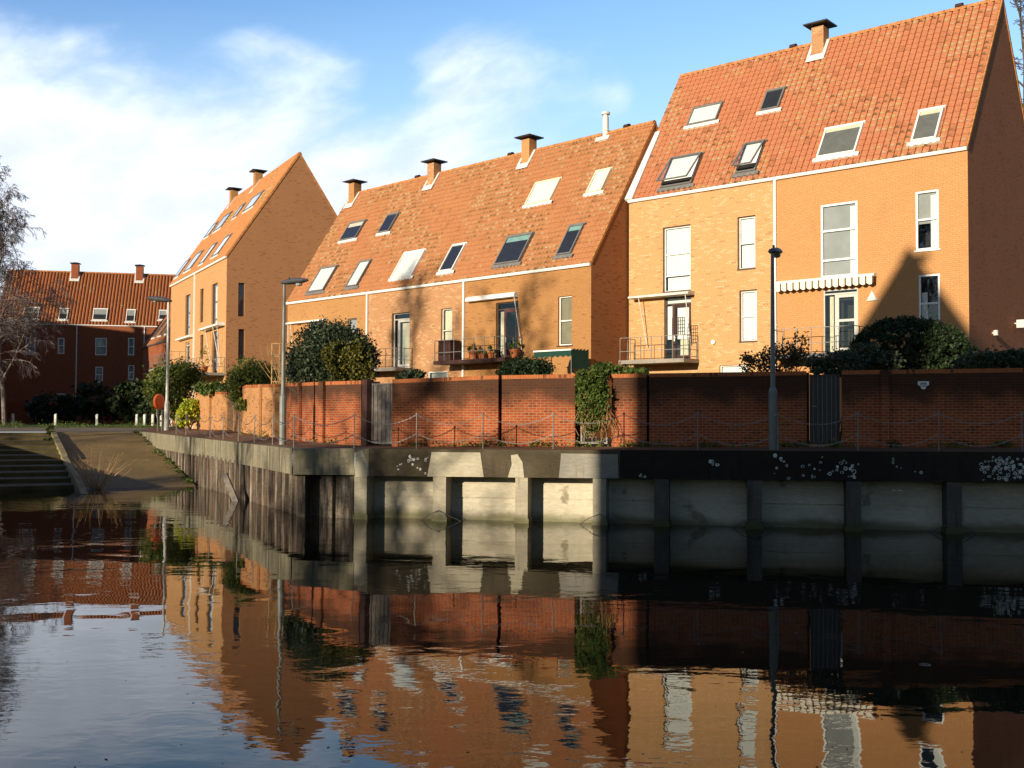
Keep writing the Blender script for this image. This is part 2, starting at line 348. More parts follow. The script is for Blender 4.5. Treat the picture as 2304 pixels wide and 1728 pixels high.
def pilefn2(t):
    uv = t.new('ShaderNodeTexCoord').outputs['UV']
    s = t.noise(t.vm('MULTIPLY', uv, (2.6, .22, 1)), 1.5, 6, .7); n = t.noise(t.vm('MULTIPLY', uv, (1, .7, 1)), 1.4, 5, .65); f = t.noise(uv, 12, 4)
    c = t.mix(t.ramp(s, .38, .60), (.030, .022, .016), (.17, .125, .09))
    c = t.mix(t.ramp(n, .50, .66, 0, .75), c, (.085, .062, .045)); c = t.mix(t.ramp(t.noise(t.vm('MULTIPLY', uv, (3, .5, 1)), 1.3, 5), .55, .66, 0, .4), c, (.26, .22, .17))
    c = t.mix(t.ramp(t.noise(t.vm('MULTIPLY', uv, (3, .4, 1)), 1.9, 5), .57, .68, 0, .8), c, (.20, .085, .035)); k = t.ramp(f, .3, .7, .75, 1.2); c = t.mix(1.0, c, t.comb(k, k, k), 'MULTIPLY')
    return pbr(t, c, .85, .2, f, .01)
M['pile_dark'] = mat('dark rust sheet piling', pilefn2)
M['pile'] = mat('rusted limed sheet piling', pilefn)
def pathfn(t):
    o = t.new('ShaderNodeTexCoord').outputs['Object']; n = t.noise(o, .6, 5, .6); f = t.noise(o, 18, 4)
    c = t.mix(t.ramp(n, .3, .7), (.15, .075, .042), (.21, .115, .065)); k = t.ramp(f, .25, .75, .7, 1.25); c = t.mix(1.0, c, t.comb(k, k, k), 'MULTIPLY')
    c = t.mix(t.ramp(t.noise(o, .35, 6, .7), .62, .72, 0, .7), c, (.05, .06, .02))
    return pbr(t, c, .92, .15, f, .01)
M['path'] = mat('reddish gravel path', pathfn)
def slipfn(t):
    o = t.new('ShaderNodeTexCoord').outputs['Object']; sp = t.new('ShaderNodeSeparateXYZ', {0: o}); n = t.noise(o, .55, 6, .65); f = t.noise(o, 9, 5)
    c = t.mix(t.ramp(n, .3, .7), (.20, .128, .042), (.28, .185, .070)); k = t.ramp(f, .25, .75, .72, 1.22); c = t.mix(1.0, c, t.comb(k, k, k), 'MULTIPLY')
    wet = t.ramp(t.m('ADD', sp.outputs[2], t.m('MULTIPLY', n, .3)), .75, .35)
    c = t.mix(t.m('MULTIPLY', wet, .5), c, (.10, .07, .035)); c = t.mix(t.ramp(t.noise(o, 1.4, 6), .64, .75, 0, .6), c, (.32, .30, .26))
    return pbr(t, c, t.m('SUBTRACT', .9, t.m('MULTIPLY', wet, .12)), .2, f, .01)
M['slip'] = mat('muddy cobbled slipway', slipfn)
def stepfn(t):
    o = t.new('ShaderNodeTexCoord').outputs['Object']; n = t.noise(o, 1.1, 6, .65); f = t.noise(o, 10, 5)
    c = t.mix(t.ramp(n, .35, .65), (.085, .066, .026), (.14, .105, .048)); c = t.mix(t.ramp(f, .5, .75, 0, .5), c, (.05, .07, .015))
    return pbr(t, c, .9, .2, f, .012)
M['step'] = mat('mossy stone steps', stepfn)
def grassfn(t):
    o = t.new('ShaderNodeTexCoord').outputs['Object']; n = t.noise(o, .5, 6, .7); f = t.noise(o, 24, 4)
    c = t.mix(t.ramp(n, .3, .7), (.05, .075, .016), (.12, .15, .03)); k = t.ramp(f, .25, .75, .6, 1.3); c = t.mix(1.0, c, t.comb(k, k, k), 'MULTIPLY')
    return pbr(t, c, .95, .1, f, .05)
M['grass'] = mat('short grass', grassfn)
M['cobble'] = concrete('grey cobbled quay top', (.14, .115, .08), (.20, .165, .115), .35, acol=(.09, .085, .045))
M['soil'] = plain('garden soil', (.07, .05, .03), .95, .1, var=.3)
M['leaf_dark'] = leafmat('dark evergreen leaf', [(.010, .020, .007), (.022, .042, .012), (.045, .072, .018)])
M['leaf_grey'] = leafmat('grey green leaf', [(.022, .036, .018), (.055, .078, .036), (.12, .145, .075)])
M['leaf_mid'] = leafmat('mid green leaf', [(.03, .052, .009), (.10, .135, .02), (.22, .23, .035)])
M['leaf_yellow'] = leafmat('yellow green leaf', [(.16, .22, .015), (.42, .46, .03), (.62, .60, .05)])
M['leaf_olive'] = leafmat('golden variegated leaf', [(.03, .045, .008), (.10, .10, .015), (.30, .22, .03)])
M['leaf_ivy'] = leafmat('ivy leaf', [(.025, .05, .010), (.07, .11, .018), (.15, .18, .035)])
M['leaf_dry'] = leafmat('dry ivy stem and leaf', [(.16, .11, .06), (.28, .20, .11), (.10, .12, .03)])
M['leaf_rust'] = leafmat('rusty brown green leaf', [(.06, .045, .012), (.10, .07, .02), (.16, .11, .03)])

def waterfn(t):
    o = t.new('ShaderNodeTexCoord').outputs['Object']
    p = t.vm('MULTIPLY', o, (.62, 1.0, 1.0))
    patch = t.ramp(t.noise(t.vm('MULTIPLY', o, (.5, 1, 1)), .16, 3, .5, .4), .42, .62, .12, 1.0)
    sw = t.noise(p, .55, 2, .45, .3); rp = t.noise(p, 2.6, 2, .5, .4); fn = t.noise(p, 8.5, 2, .5)
    h = t.m('ADD', t.m('MULTIPLY', sw, .0120), t.m('MULTIPLY', patch, t.m('ADD', t.m('MULTIPLY', rp, .0044), t.m('MULTIPLY', fn, .0011))))
    return pbr(t, (.012, .010, .005), .015, .5, h, 1.0, IOR=1.33)
M['water'] = mat('dark river water', waterfn)
# ------------------------------------------------------------------ rows of houses: local x along the front (left to right), y into the house, z up
class Row:
    def __init__(s, b, th, W, ze, zr, D, zb=1.9):
        s.th = th; s.W = W; s.ze = ze; s.zr = zr; s.D = D; s.zb = zb
        s.X = Vector((math.cos(th), -math.sin(th), 0)); s.Y = Vector((math.sin(th), math.cos(th), 0))
        s.O = Vector((b[0], b[1], 0)) - s.X*W
        s.phi = math.atan2(zr-ze, D/2); s.L = math.hypot(zr-ze, D/2)
    def loc(s, P): d = P-s.O; return d.dot(s.X), d.dot(s.Y), d.z
    def f(s, px, py, off=0.0):                # on the facade plane (off = distance into the house)
        x, y, z = s.loc(onplane(px, py, s.O+s.Y*off, s.Y)); return x, z
    def rect(s, a, b):                        # facade rectangle from its top-left and bottom-right corners
        (x0, z1), (x1, z0) = s.f(*a), s.f(*b); return x0, x1, z0, z1
    def g(s, px, py):                         # on the right-hand gable plane: y, z
        x, y, z = s.loc(onplane(px, py, s.O+s.X*s.W, s.X)); return y, z
    def r(s, px, py):                         # on the front roof slope: x, distance up the slope
        N = s.Y*(-math.sin(s.phi)) + Vector((0, 0, math.cos(s.phi)))
        x, y, z = s.loc(onplane(px, py, s.O+Vector((0, 0, s.ze)), N)); return x, y/math.cos(s.phi)
    def rrect(s, pts):
        q = [s.r(*p) for p in pts]; (a, b, c, d) = q     # TL TR BR BL
        return (a[0]+d[0])/2, (b[0]+c[0])/2, (c[1]+d[1])/2, (a[1]+b[1])/2

def crop(ox, oy, k): return lambda x, y: (ox+x/k, oy+y/k)
RR = Row((16.70, 38.69), .7158, 15.04, 12.90, 19.73, 8.89)
RM = Row((3.483, 46.83), .7793, 23.89, 9.756, 16.952, 9.33)
RL = Row((-18.63, 68.91), 1.067, 18.06, 13.38, 20.67, 9.62)

def holes_wall(mb, x0, x1, z0, z1, holes, mi=0):
    xs = sorted({x0, x1, *[h[0] for h in holes], *[h[1] for h in holes]}); zs = sorted({z0, z1, *[h[2] for h in holes], *[h[3] for h in holes]})
    xs = [x for x in xs if x0 <= x <= x1]; zs = [z for z in zs if z0 <= z <= z1]
    for i in range(len(xs)-1):
        for j in range(len(zs)-1):
            cx, cz = (xs[i]+xs[i+1])/2, (zs[j]+zs[j+1])/2
            if any(h[0] < cx < h[1] and h[2] < cz < h[3] for h in holes): continue
            mb.face([(xs[i],0,zs[j]),(xs[i+1],0,zs[j]),(xs[i+1],0,zs[j+1]),(xs[i],0,zs[j+1])], mi)
    for h in holes:                           # reveals
        a, b, c, d = h; c = max(c, z0); D = .22
        mb.face([(a,0,c),(a,0,d),(a,D,d),(a,D,c)], mi); mb.face([(b,0,d),(b,0,c),(b,D,c),(b,D,d)], mi)
        mb.face([(a,0,d),(b,0,d),(b,D,d),(a,D,d)], mi); mb.face([(b,0,c),(a,0,c),(a,D,c),(b,D,c)], mi)

def bars(mb, x0, x1, z0, z1, y, fw, dp, trans=(), mull=(), mi=0):
    mb.box(x0, x0+fw, y, y+dp, z0, z1, mi); mb.box(x1-fw, x1, y, y+dp, z0, z1, mi)
    mb.box(x0+fw, x1-fw, y, y+dp, z1-fw, z1, mi); mb.box(x0+fw, x1-fw, y, y+dp, z0, z0+fw, mi)
    for k in trans:
        z = z1-(z1-z0)*k; mb.box(x0+fw, x1-fw, y+.002, y+dp-.002, z-fw*.45, z+fw*.45, mi)
    for k in mull:
        x = x0+(x1-x0)*k; mb.box(x-fw*.4, x+fw*.4, y+.001, y+dp-.001, z0+fw, z1-fw, mi)
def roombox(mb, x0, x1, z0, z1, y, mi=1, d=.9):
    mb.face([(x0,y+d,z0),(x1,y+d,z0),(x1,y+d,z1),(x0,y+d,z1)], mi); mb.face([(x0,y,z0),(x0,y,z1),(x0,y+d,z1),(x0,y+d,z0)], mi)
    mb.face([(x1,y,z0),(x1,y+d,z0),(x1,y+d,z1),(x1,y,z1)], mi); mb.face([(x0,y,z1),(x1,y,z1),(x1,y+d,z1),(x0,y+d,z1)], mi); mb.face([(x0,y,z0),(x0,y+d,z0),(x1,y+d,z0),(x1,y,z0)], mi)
def drape(mb, x0, x1, z0, z1, y, n=None, amp=.025):
    n = n or max(6, int((x1-x0)/.04)); w = (x1-x0)/n
    for i in range(n):
        a, b = x0+i*w, x0+(i+1)*w; ya, yb = y+amp*math.sin(i*1.9), y+amp*math.sin((i+1)*1.9)
        mb.face([(a,ya,z0),(b,yb,z0),(b,yb,z1),(a,ya,z1)])

def window(par, rc, frame, xf=None, trans=(.5,), mull=(), y=.09, fw=.055, blind=None, curt=None, sill=None, ox=0, oz=0, cm='curtain', outer=None):
    x0, x1, z0, z1 = rc[0]-ox, rc[1]-ox, rc[2]-oz, rc[3]-oz
    X = xf; full = (x0, x1, z0, z1)
    if outer: x0, x1, z0, z1 = x0+.05, x1-.05, z0+.05, z1-.05
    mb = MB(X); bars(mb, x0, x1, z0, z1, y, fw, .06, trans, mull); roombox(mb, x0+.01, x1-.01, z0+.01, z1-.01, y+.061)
    w = mb.build('window', [M[frame], M['room']], par)
    if outer:
        ob = MB(X); bars(ob, *full, y-.01, .05, .08); ob.build('outer_frame', M[outer], w)
    g = MB(X); g.box(x0+fw*.5, x1-fw*.5, y+.026, y+.032, z0+fw*.5, z1-fw*.5, 0, 'kbtlr'); g.build('pane', M['glass'], w)
    if blind:                                # (fraction of height from the top, material)
        b = MB(X); b.face([(x0+.03,y+.10,z1-(z1-z0)*blind[0]),(x1-.03,y+.10,z1-(z1-z0)*blind[0]),(x1-.03,y+.10,z1-.02),(x0+.03,y+.10,z1-.02)]); b.build('blind', M[blind[1]], w)
    if curt:                                 # list of (u0,u1,v0,v1) fractions, v from the top
        b = MB(X)
        for u0, u1, v0, v1 in curt: drape(b, x0+(x1-x0)*u0, x0+(x1-x0)*u1, z1-(z1-z0)*v1, z1-(z1-z0)*v0, y+(.15 if not blind or u1-u0 > .5 else .085), amp=.025 if not blind else .01)
        b.build('curtain', M[cm], w)
    if sill:
        b = MB(X); b.box(x0-.06, x1+.06, -.05, y, z0-.06, z0-.002); b.build('sill', M[sill], w)
    return w

def door(par, rc, frame, leaf, ox, oz, side=.28, trans=.86, y=.10, blind=None, midbar=None, curt=None):
    x0, x1, z0, z1 = rc[0]-ox, rc[1]-ox, rc[2]-oz, rc[3]-oz; W = x1-x0; H = z1-z0
    mb = MB(); zt = z0+H*trans; xs = x0+W*side; fw = .055
    mb.box(x0, x0+fw, y, y+.06, z0, z1); mb.box(x1-fw, x1, y, y+.06, z0, z1); mb.box(x0+fw, x1-fw, y, y+.06, z1-fw, z1)
    mb.box(x0+fw, x1-fw, y+.002, y+.058, zt, zt+.06); mb.box(xs, xs+.06, y+.004, y+.056, z0, zt)
    roombox(mb, x0+.01, x1-.01, z0+.01, z1-.01, y+.062)
    d = mb.build('door', [M[frame], M['room']], par)
    lf = MB(); a, b = xs+.062, x1-fw-.002; s = .11
    lf.box(a, a+s, y-.004, y+.045, z0+.02, zt-.01); lf.box(b-s, b, y-.004, y+.045, z0+.02, zt-.01)
    lf.box(a+s, b-s, y-.004, y+.045, zt-.13, zt-.01); lf.box(a+s, b-s, y-.004, y+.045, z0+.02, z0+.24)
    if midbar: zz = z0+(zt-z0)*midbar; lf.box(a+s, b-s, y-.003, y+.044, zz-.05, zz+.05)
    lf.build('door_leaf', M[leaf], d)
    g = MB(); g.box(x0+.03, x1-.03, y+.026, y+.032, zt+.03, z1-.03, 0, 'kbtlr'); g.box(x0+.03, xs+.02, y+.0262, y+.0322, z0+.03, zt-.002, 0, 'kbtlr'); g.box(a+s*.8, b-s*.8, y+.018, y+.024, z0+.2, zt-.1, 0, 'kbtlr')
    g.build('pane', M['glass'], d)
    h = MB(); h.tube([(a+.05, y-.06, z0+1.02), (a+.05, y-.004, z0+1.02)], .018, 6); h.tube([(a+.05, y-.06, z0+1.02), (a+.17, y-.06, z0+1.02)], .016, 6); h.box(a+.02, a+.08, y-.012, y-.005, z0+.88, z0+1.12)
    h.build('handle', M['lead'], d)
    if blind:
        b2 = MB()
        for u0, u1, v0, v1 in blind[0]: b2.face([(x0+W*u0,y+.09,z1-H*v1),(x0+W*u1,y+.09,z1-H*v1),(x0+W*u1,y+.09,z1-H*v0),(x0+W*u0,y+.09,z1-H*v0)])
        b2.build('blind', M[blind[1]], d)
    if curt:
        b2 = MB()
        for u0, u1, v0, v1 in curt: drape(b2, x0+W*u0, x0+W*u1, z1-H*v1, z1-H*v0, y+.15)
        b2.build('curtain', M['curtain'], d)
    return d

def roof_xf(row, ox, oz):
    c, s = math.cos(row.phi), math.sin(row.phi)
    return lambda x, u, n: (x-ox, u*c-n*s, row.ze-oz+u*s+n*c)

def pantiles(row, x0, x1, ox, oz, tm, w=.27, h=.325, seed=1, detail=6, u1=None):
    r = random.Random(seed); mb = MB(roof_xf(row, ox, oz)); L = (u1 or row.L)+.02; nc = max(2, round((x1-x0)/w)); w = (x1-x0)/nc; nr = round((L+.07)/h); h = (L+.07)/nr
    prof = [(0, .012), (.12, .062), (.30, .085), (.52, .055), (.72, .020), (.84, .004), (.865, -.08)] if detail == 6 else [(0, -.02), (.25, .11), (.55, .07), (.72, -.05)]
    us = [-.07+h*k for k in range(nr+1)]; P = len(prof)
    ucol = [x0+w*(k//P)+w*prof[k % P][0] for k in range(nc*P)]+[x1]
    for j in range(nr):
        dj = [r.uniform(-.006, .008) for _ in range(nc+1)]; dk = [r.uniform(-.006, .006) for _ in range(nc+1)]
        base = len(mb.v)
        for k, x in enumerate(ucol):
            n = prof[k % P][1]+.03; c = min(k//P, nc-1)
            mb.v.append((x, us[j]-.012+dk[c], n-.03)); mb.v.append((x, us[j]-.012+dk[c], n+.036+dj[c])); mb.v.append((x, us[j+1]+.02, n+.0))
        for k in range(len(ucol)-1):
            a = base+3*k; b = a+3; c = k//P; t0 = prof[k % P][0]; t1 = prof[(k+1) % P][0] if (k+1) % P else 1.0
            mb.f.append((a, b, b+1, a+1)); mb.m.append(0); mb.uv[len(mb.f)-1] = [(c+t0, j+.01), (c+t1*.999, j+.01), (c+t1*.999, j+.05), (c+t0, j+.05)]
            mb.f.append((a+1, b+1, b+2, a+2)); mb.m.append(0); mb.uv[len(mb.f)-1] = [(c+t0, j+.05), (c+t1*.999, j+.05), (c+t1*.999, j+.99), (c+t0, j+.99)]
    return mb, w, h

def skylight(par, row, rc, ox, oz, frame='greyframe', blind=None, opened=0.0, apron='lead', inner='room'):
    x0, x1, u0, u1 = rc; X0 = roof_xf(row, ox, oz); f = .07
    X = lambda x, u, n: X0(x, u, n+.085)
    mb = MB(X)
    for (a, b, c, d) in ((x0, x0+f, u0, u1), (x1-f, x1, u0, u1), (x0+f, x1-f, u0, u0+f), (x0+f, x1-f, u1-f-.02, u1)): mb.box(a, b, c, d, -.09, .155)
    mb.box(x0-.05, x1+.05, u1-.005, u1+.07, .0, .12)
    mb.face([(x0+f,u0+f,.096),(x1-f,u0+f,.096),(x1-f,u1-f,.096),(x0+f,u1-f,.096)], 1)
    w = mb.build('skylight', [M[frame], M[inner]], par)
    if opened:                               # top-hung sash swung out
        ca, sa = math.cos(opened), math.sin(opened); L = u1-u0
        def XO(x, v, n): return X(x, u1-.02-v*ca-n*sa*0-0*v, .165+v*sa+n)
        sb = MB(XO); sb.box(x0, x0+f, 0, L, 0, .05); sb.box(x1-f, x1, 0, L, 0, .05); sb.box(x0+f, x1-f, 0, f, 0, .05); sb.box(x0+f, x1-f, L-f, L, 0, .05)
        sb.build('sash', M[frame], w)
        g = MB(XO); g.box(x0+f*.6, x1-f*.6, f*.6, L-f*.6, .02, .028, 0, 'bfklr'); g.build('pane', M['glass'], w)
    else:
        g = MB(X); g.box(x0+f*.5, x1-f*.5, u0+f*.5, u1-f*.5, .128, .136, 0, 'bfklr'); g.build('pane', M['glass'], w)
    if blind:
        b = MB(X); v0 = u1-f-(u1-u0-2*f)*blind[0]
        b.face([(x0+f*1.1,v0,.110),(x1-f*1.1,v0,.110),(x1-f*1.1,u1-f,.110),(x0+f*1.1,u1-f,.110)]); b.build('blind', M[blind[1]], w)
    if apron:
        ap = MB(X0); n = max(6, int((x1-x0+.3)/.068)); 
        for k in range(n):
            a = x0-.15+(x1-x0+.3)*k/n; b2 = x0-.15+(x1-x0+.3)*(k+1)/n
            wa, wb = .018*math.sin(k*PI/2), .018*math.sin((k+1)*PI/2)
            ap.face([(a,u0-.17+wa,.155+wa),(b2,u0-.17+wb,.155+wb),(b2,u0+.01,.18),(a,u0+.01,.18)]); ap.face([(a,u0-.17+wa,.02),(b2,u0-.17+wb,.02),(b2,u0-.17+wb,.155+wb),(a,u0-.17+wa,.155+wa)])
        ap.build('flashing', M[apron], w)
    return w

def chimney(par, row, x, ox, oz, u=None, w=.57, h=.60, bm='brick_pink'):
    u = u if u is not None else row.L-.42; yc = u*math.cos(row.phi); zt = row.zr-oz+h; zb = row.ze-oz+u*math.sin(row.phi)-.5; x -= ox
    mb = MB(); mb.box(x-w/2, x+w/2, yc-w/2, yc+w/2, zb, zt); c = mb.build('chimney', M[bm], par)
    p = MB(); k = .56
    for sx in (-1, 1):
        for sy in (-1, 1): p.box(x+sx*.2-.025, x+sx*.2+.025, yc+sy*.2-.025, yc+sy*.2+.025, zt, zt+.1)
    z = zt+.1
    p.box(x-k, x+k, yc-k, yc+k, z, z+.05)
    t = (x, yc, z+.20)
    cs = [(x-k, yc-k, z+.052), (x+k, yc-k, z+.052), (x+k, yc+k, z+.052), (x-k, yc+k, z+.052)]
    for i in range(4): p.face([cs[i], cs[(i+1) % 4], t])
    p.build('chimney_cap', M['blackmetal'], c)
    X = roof_xf(row, ox, oz); fl = MB(X); ux = (yc-w/2)/math.cos(row.phi); xx = x+ox; n = 8
    for i in range(n):
        a, b = xx-w/2-.14+(w+.28)*i/n, xx-w/2-.14+(w+.28)*(i+1)/n; wa, wb = .02*(i % 2), .02*((i+1) % 2)
        fl.face([(a,ux-.36-wa,.155+wa),(b,ux-.36-wb,.155+wb),(b,ux+.02,.17),(a,ux+.02,.17)])
    for sx in (-1, 1): fl.box(xx+sx*(w/2+.075)-.07, xx+sx*(w/2+.075)+.07, ux-.02, row.L-.05, .05, .18)
    fl.build('flashing', M['lead'], c)
    return c

def balcony(par, x0, x1, z, P, ox, oz, slab='slab', rail='steel', posts=None, h=1.0, thick=.17, left=True, right=True):
    x0 -= ox; x1 -= ox; z -= oz
    mb = MB(); mb.box(x0, x1, -P, -.004, z-thick, z); b = mb.build('balcony', M[slab], par)
    r = MB(); t = .014; e = .05; n = posts or max(3, round((x1-x0)/.72)); ys = -P+e
    xs = [x0+e+(x1-x0-2*e)*k/n for k in range(n+1)]
    for x in xs: r.box(x-t, x+t, ys-t, ys+t, z-.06, z+h)
    for zz in (z+h, z+.40): r.box(xs[0], xs[-1], ys-t*.8, ys+t*.8, zz-t, zz+t)
    for on, x in ((left, xs[0]), (right, xs[-1])):
        if not on: continue
        for zz in (z+h+.002, z+.402): r.box(x-t*.8, x+t*.8, ys, -.01, zz-t, zz+t)
        r.box(x-t, x+t, -P*.5-t, -P*.5+t, z-.06, z+h); r.box(x-t, x+t, -.03-t, -.03+t, z-.06, z+h)
    r.build('railing', M[rail], b)
    return b

def house(row, x0, x1, label, bm, tm, gable_r=False, gable_l=False, openings=(), gopen=(), gm='brick_gable', seed=1, dp_left=False, dp_right=False, group=None, w=.27, detail=6, name='terraced_house', gut='white', party=True):
    ox, oz = x0, row.zb
    P = row.O+row.X*x0
    root = thing(name, label, 'house', (P.x, P.y, row.zb), -row.th, group)
    W = x1-x0; zt = row.ze-oz; zr = row.zr-oz; D = row.D
    mb = MB(); holes_wall(mb, 0, W, 0, zt, [(o[0]-ox, o[1]-ox, o[2]-oz, o[3]-oz) for o in openings])
    mb.face([(W,D,0),(0,D,0),(0,D,zt),(W,D,zt)])
    def gw(x, flip):
        ap = (x, D/2, zr-.01)
        tri = [(x,0,zt-.01),(x,D,zt-.01),ap]
        mb.face(tri if not flip else tri[::-1], 1)
    if gable_r:
        g2 = MB(lambda a, d, z: (W-d, a, z)); holes_wall(g2, 0, D, 0, zt-.01, [(o[0], o[1], o[2]-oz, o[3]-oz) for o in gopen])
        base = len(mb.v); mb.v += [(W-d, a, z) for a, d, z in g2.v]
        for f in g2.f: mb.f.append(tuple(i+base for i in f)); mb.m.append(1)
        gw(W, False)
    elif party: mb.face([(W-.004,0,0),(W-.004,D,0),(W-.004,D,zt),(W-.004,0,zt)], 1); 
    if gable_l: mb.face([(0,D,0),(0,0,0),(0,0,zt-.01),(0,D,zt-.01)], 1); gw(0, True)
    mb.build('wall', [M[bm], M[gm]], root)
    # roof: pantiled front slope, plain rear slope, verge, ridge
    rb, tw, th_ = pantiles(row, x0, x1, ox, oz, tm, seed=seed, w=w, detail=detail)
    rf = rb.build('roof', M[tm], root)
    c, s = math.cos(row.phi), math.sin(row.phi)
    bk = MB(); e = .06
    bk.face([(0,D/2,zr+.05),(W,D/2,zr+.05),(W,D+.05,zt-.06),(0,D+.05,zt-.06)], 0, [(0,0),(W/tw,0),(W/tw,row.L/th_),(0,row.L/th_)])
    for on, xx in ((gable_l, -.03), (gable_r, W-.03)):
        if on:
            for q in (0, 1):
                yy = (lambda u, n: u*c-n*s) if q == 0 else (lambda u, n: D-u*c+n*s)
                A = [(yy(-.06,.06), zt-.06*s+.06*c), (yy(row.L,.06), zr+.06*c), (yy(row.L,-.05), zr-.05*c), (yy(-.06,-.05), zt-.06*s-.05*c)]
                for i in range(4):
                    a, b2 = A[i], A[(i+1) % 4]; bk.face([(xx,a[0],a[1]),(xx,b2[0],b2[1]),(xx+.06,b2[0],b2[1]),(xx+.06,a[0],a[1])], 1)
                bk.face([(xx,a[0],a[1]) for a in A], 1); bk.face([(xx+.06,a[0],a[1]) for a in A[::-1]], 1)
    bk.build('rear_roof', [M[tm], M['ridge']], rf)
    rg = MB(); n = max(1, round(W/.45))
    for i in range(n):
        a, b2 = W*i/n, W*(i+1)/n-.012; k = .004*(i % 2)
        pr = [(-.15, -.05), (-.11, .075+k), (0, .125+k), (.11, .075+k), (.15, -.05)]
        for j in range(4):
            p, q = pr[j], pr[j+1]
            rg.face([(a,D/2+p[0],zr+.02+p[1]),(b2,D/2+p[0],zr+.02+p[1]),(b2,D/2+q[0],zr+.02+q[1]),(a,D/2+q[0],zr+.02+q[1])])
        rg.face([(b2,D/2+p[0],zr+.02+p[1]) for p in pr]); rg.face([(a,D/2+p[0],zr+.02+p[1]) for p in pr[::-1]])
    rg.build('ridge', M['ridge'], rf)
    gt = MB(); gp = [(-.02, .02), (-.13, .02), (-.13, -.05), (-.10, -.10), (-.02, -.10)]
    for j in range(4):
        p, q = gp[j], gp[j+1]; gt.face([(0,p[0],zt+p[1]-.04),(W,p[0],zt+p[1]-.04),(W,q[0],zt+q[1]-.04),(0,q[0],zt+q[1]-.04)])
    gt.face([(0,p[0],zt+p[1]-.04) for p in gp]); gt.face([(W,p[0],zt+p[1]-.04) for p in gp[::-1]])
    gt.build('gutter', M[gut], root)
    for on, xx in ((dp_left, .0), (dp_right, W-.1)):
        if on:
            d = MB(); d.box(xx, xx+.10, -.11, -.01, 0.05, zt-.12)
            for zz in np.arange(1.0, zt-.5, 1.9): d.box(xx-.02, xx+.12, -.115, -.008, zz, zz+.05)
            d.build('downpipe', M[gut], root)
    return root, ox, oz

def ridge_vent(root, row, px, ox, oz):
    x = row.r(*px)[0]-ox; mb = MB(); D = row.D/2; z = row.zr-oz
    pts = []
    for sx in (-.14, .14):
        pts.append([(x+sx, D+.17*math.cos(a), z+.10+.17*math.sin(a)) for a in [PI*k/6 for k in range(7)]])
    for k in range(6): mb.face([pts[0][k], pts[0][k+1], pts[1][k+1], pts[1][k]])
    mb.face(pts[0][::-1]); mb.face(pts[1]); mb.build('ridge_vent', M['darkwood'], root)

def cassette(root, rc, ox, oz, proj=.22, m='offwhite', arms=(), th=.16, name='awning', armdrop=1.0):
    """closed awning: long housing on the wall with hanging arms; rc = x0,x1,z of the underside"""
    x0, x1, z = rc[0]-ox, rc[1]-ox, rc[2]-oz
    mb = MB(); pr = [(-.004, 0), (-.004, th), (-proj*.6, th*.95), (-proj, th*.6), (-proj, th*.1), (-proj*.8, 0)]
    for j in range(len(pr)):
        p, q = pr[j], pr[(j+1) % len(pr)]; mb.face([(x0,p[0],z+p[1]),(x1,p[0],z+p[1]),(x1,q[0],z+q[1]),(x0,q[0],z+q[1])])
    mb.face([(x0,p[0],z+p[1]) for p in pr]); mb.face([(x1,p[0],z+p[1]) for p in pr[::-1]])
    a = mb.build(name, M[m], root)
    for ax, bx in arms:
        ar = MB(); ar.tube([(ax-ox, -proj*.8, z+.02), (bx-ox, -.10, z-armdrop)], .022, 6); ar.build('awning_arm', M['offwhite'], a)
    return a

def pt(px, py, row, off=0.0): return row.f(px, py, off)

# ---------------------------------------------------------------- right-hand tall row (two houses)
c7 = crop(1380, 420, 3.456); c8 = crop(1740, 400, 3.317); c5 = crop(1380, 0, 3.19); c6 = crop(1784, 0, 3.19)
xs = RR.r(1745, 405)[0]
w1 = RR.rect(c7(385, 320), c7(600, 808)); w2 = RR.rect(c7(965, 238), c7(1105, 637)); w3 = RR.rect(c7(980, 808), c7(1118, 1205))
d1 = RR.rect(c7(395, 862), c7(605, 1350)); bw = RR.rect(c7(825, 1390), c7(1052, 1470))
root, ox, oz = house(RR, 0, xs, 'tall three storey house of mottled golden brick with white blinds in every window', 'brick_gold', 'tile_r', gable_l=True, openings=(w1, w2, w3, d1, bw), seed=3, dp_right=True)
window(root, w1, 'white', outer='darkframe', fw=.035, trans=(.42, .76), blind=(.765, 'blind'), curt=((.06, .94, .78, .98),), ox=ox, oz=oz, sill='darkframe', cm='blind')
window(root, w2, 'white', outer='darkframe', fw=.035, trans=(.51,), blind=(.5, 'blind'), curt=((.05, .95, .52, .97),), ox=ox, oz=oz, sill='darkframe', cm='blind')
window(root, w3, 'white', outer='darkframe', fw=.035, trans=(.51,), blind=(.97, 'blind'), ox=ox, oz=oz, sill='darkframe')
window(root, bw, 'offwhite', trans=(), blind=(.95, 'blind'), ox=ox, oz=oz)
door(root, d1, 'darkframe', 'darkwood', ox, oz, side=.26, trans=.88, blind=(((.05, .95, .02, .10), (.05, .25, .14, .66), (.42, .9, .15, .66)), 'blind'), curt=((.5, .86, .66, .95),))
az = pt(*c7(400, 862), RR)[1]; ax0 = pt(*c7(160, 862), RR)[0]+.05
cassette(root, (ax0, pt(*c7(632, 830), RR)[0], az), ox, oz, proj=.55, m='offwhite', th=.17, arms=((ax0+.5, ax0+.75), (pt(*c7(600, 845), RR)[0], pt(*c7(612, 845), RR)[0])), armdrop=2.2)
bz = pt(*c7(600, 1345), RR)[1]; bx1 = pt(*c7(668, 1350), RR)[0]; bx0 = pt(*c7(160, 1360), RR)[0]+.03
balcony(root, bx0, bx1, bz, 1.25, ox, oz, posts=6, left=True)
vb = MB(); vx, vz = pt(*c7(782, 1208), RR); vb.tube([(vx-ox, -.09, vz-oz), (vx-ox, -.002, vz-oz)], .095, 14); vb.build('wall_vent', M['white'], root, smooth=False)
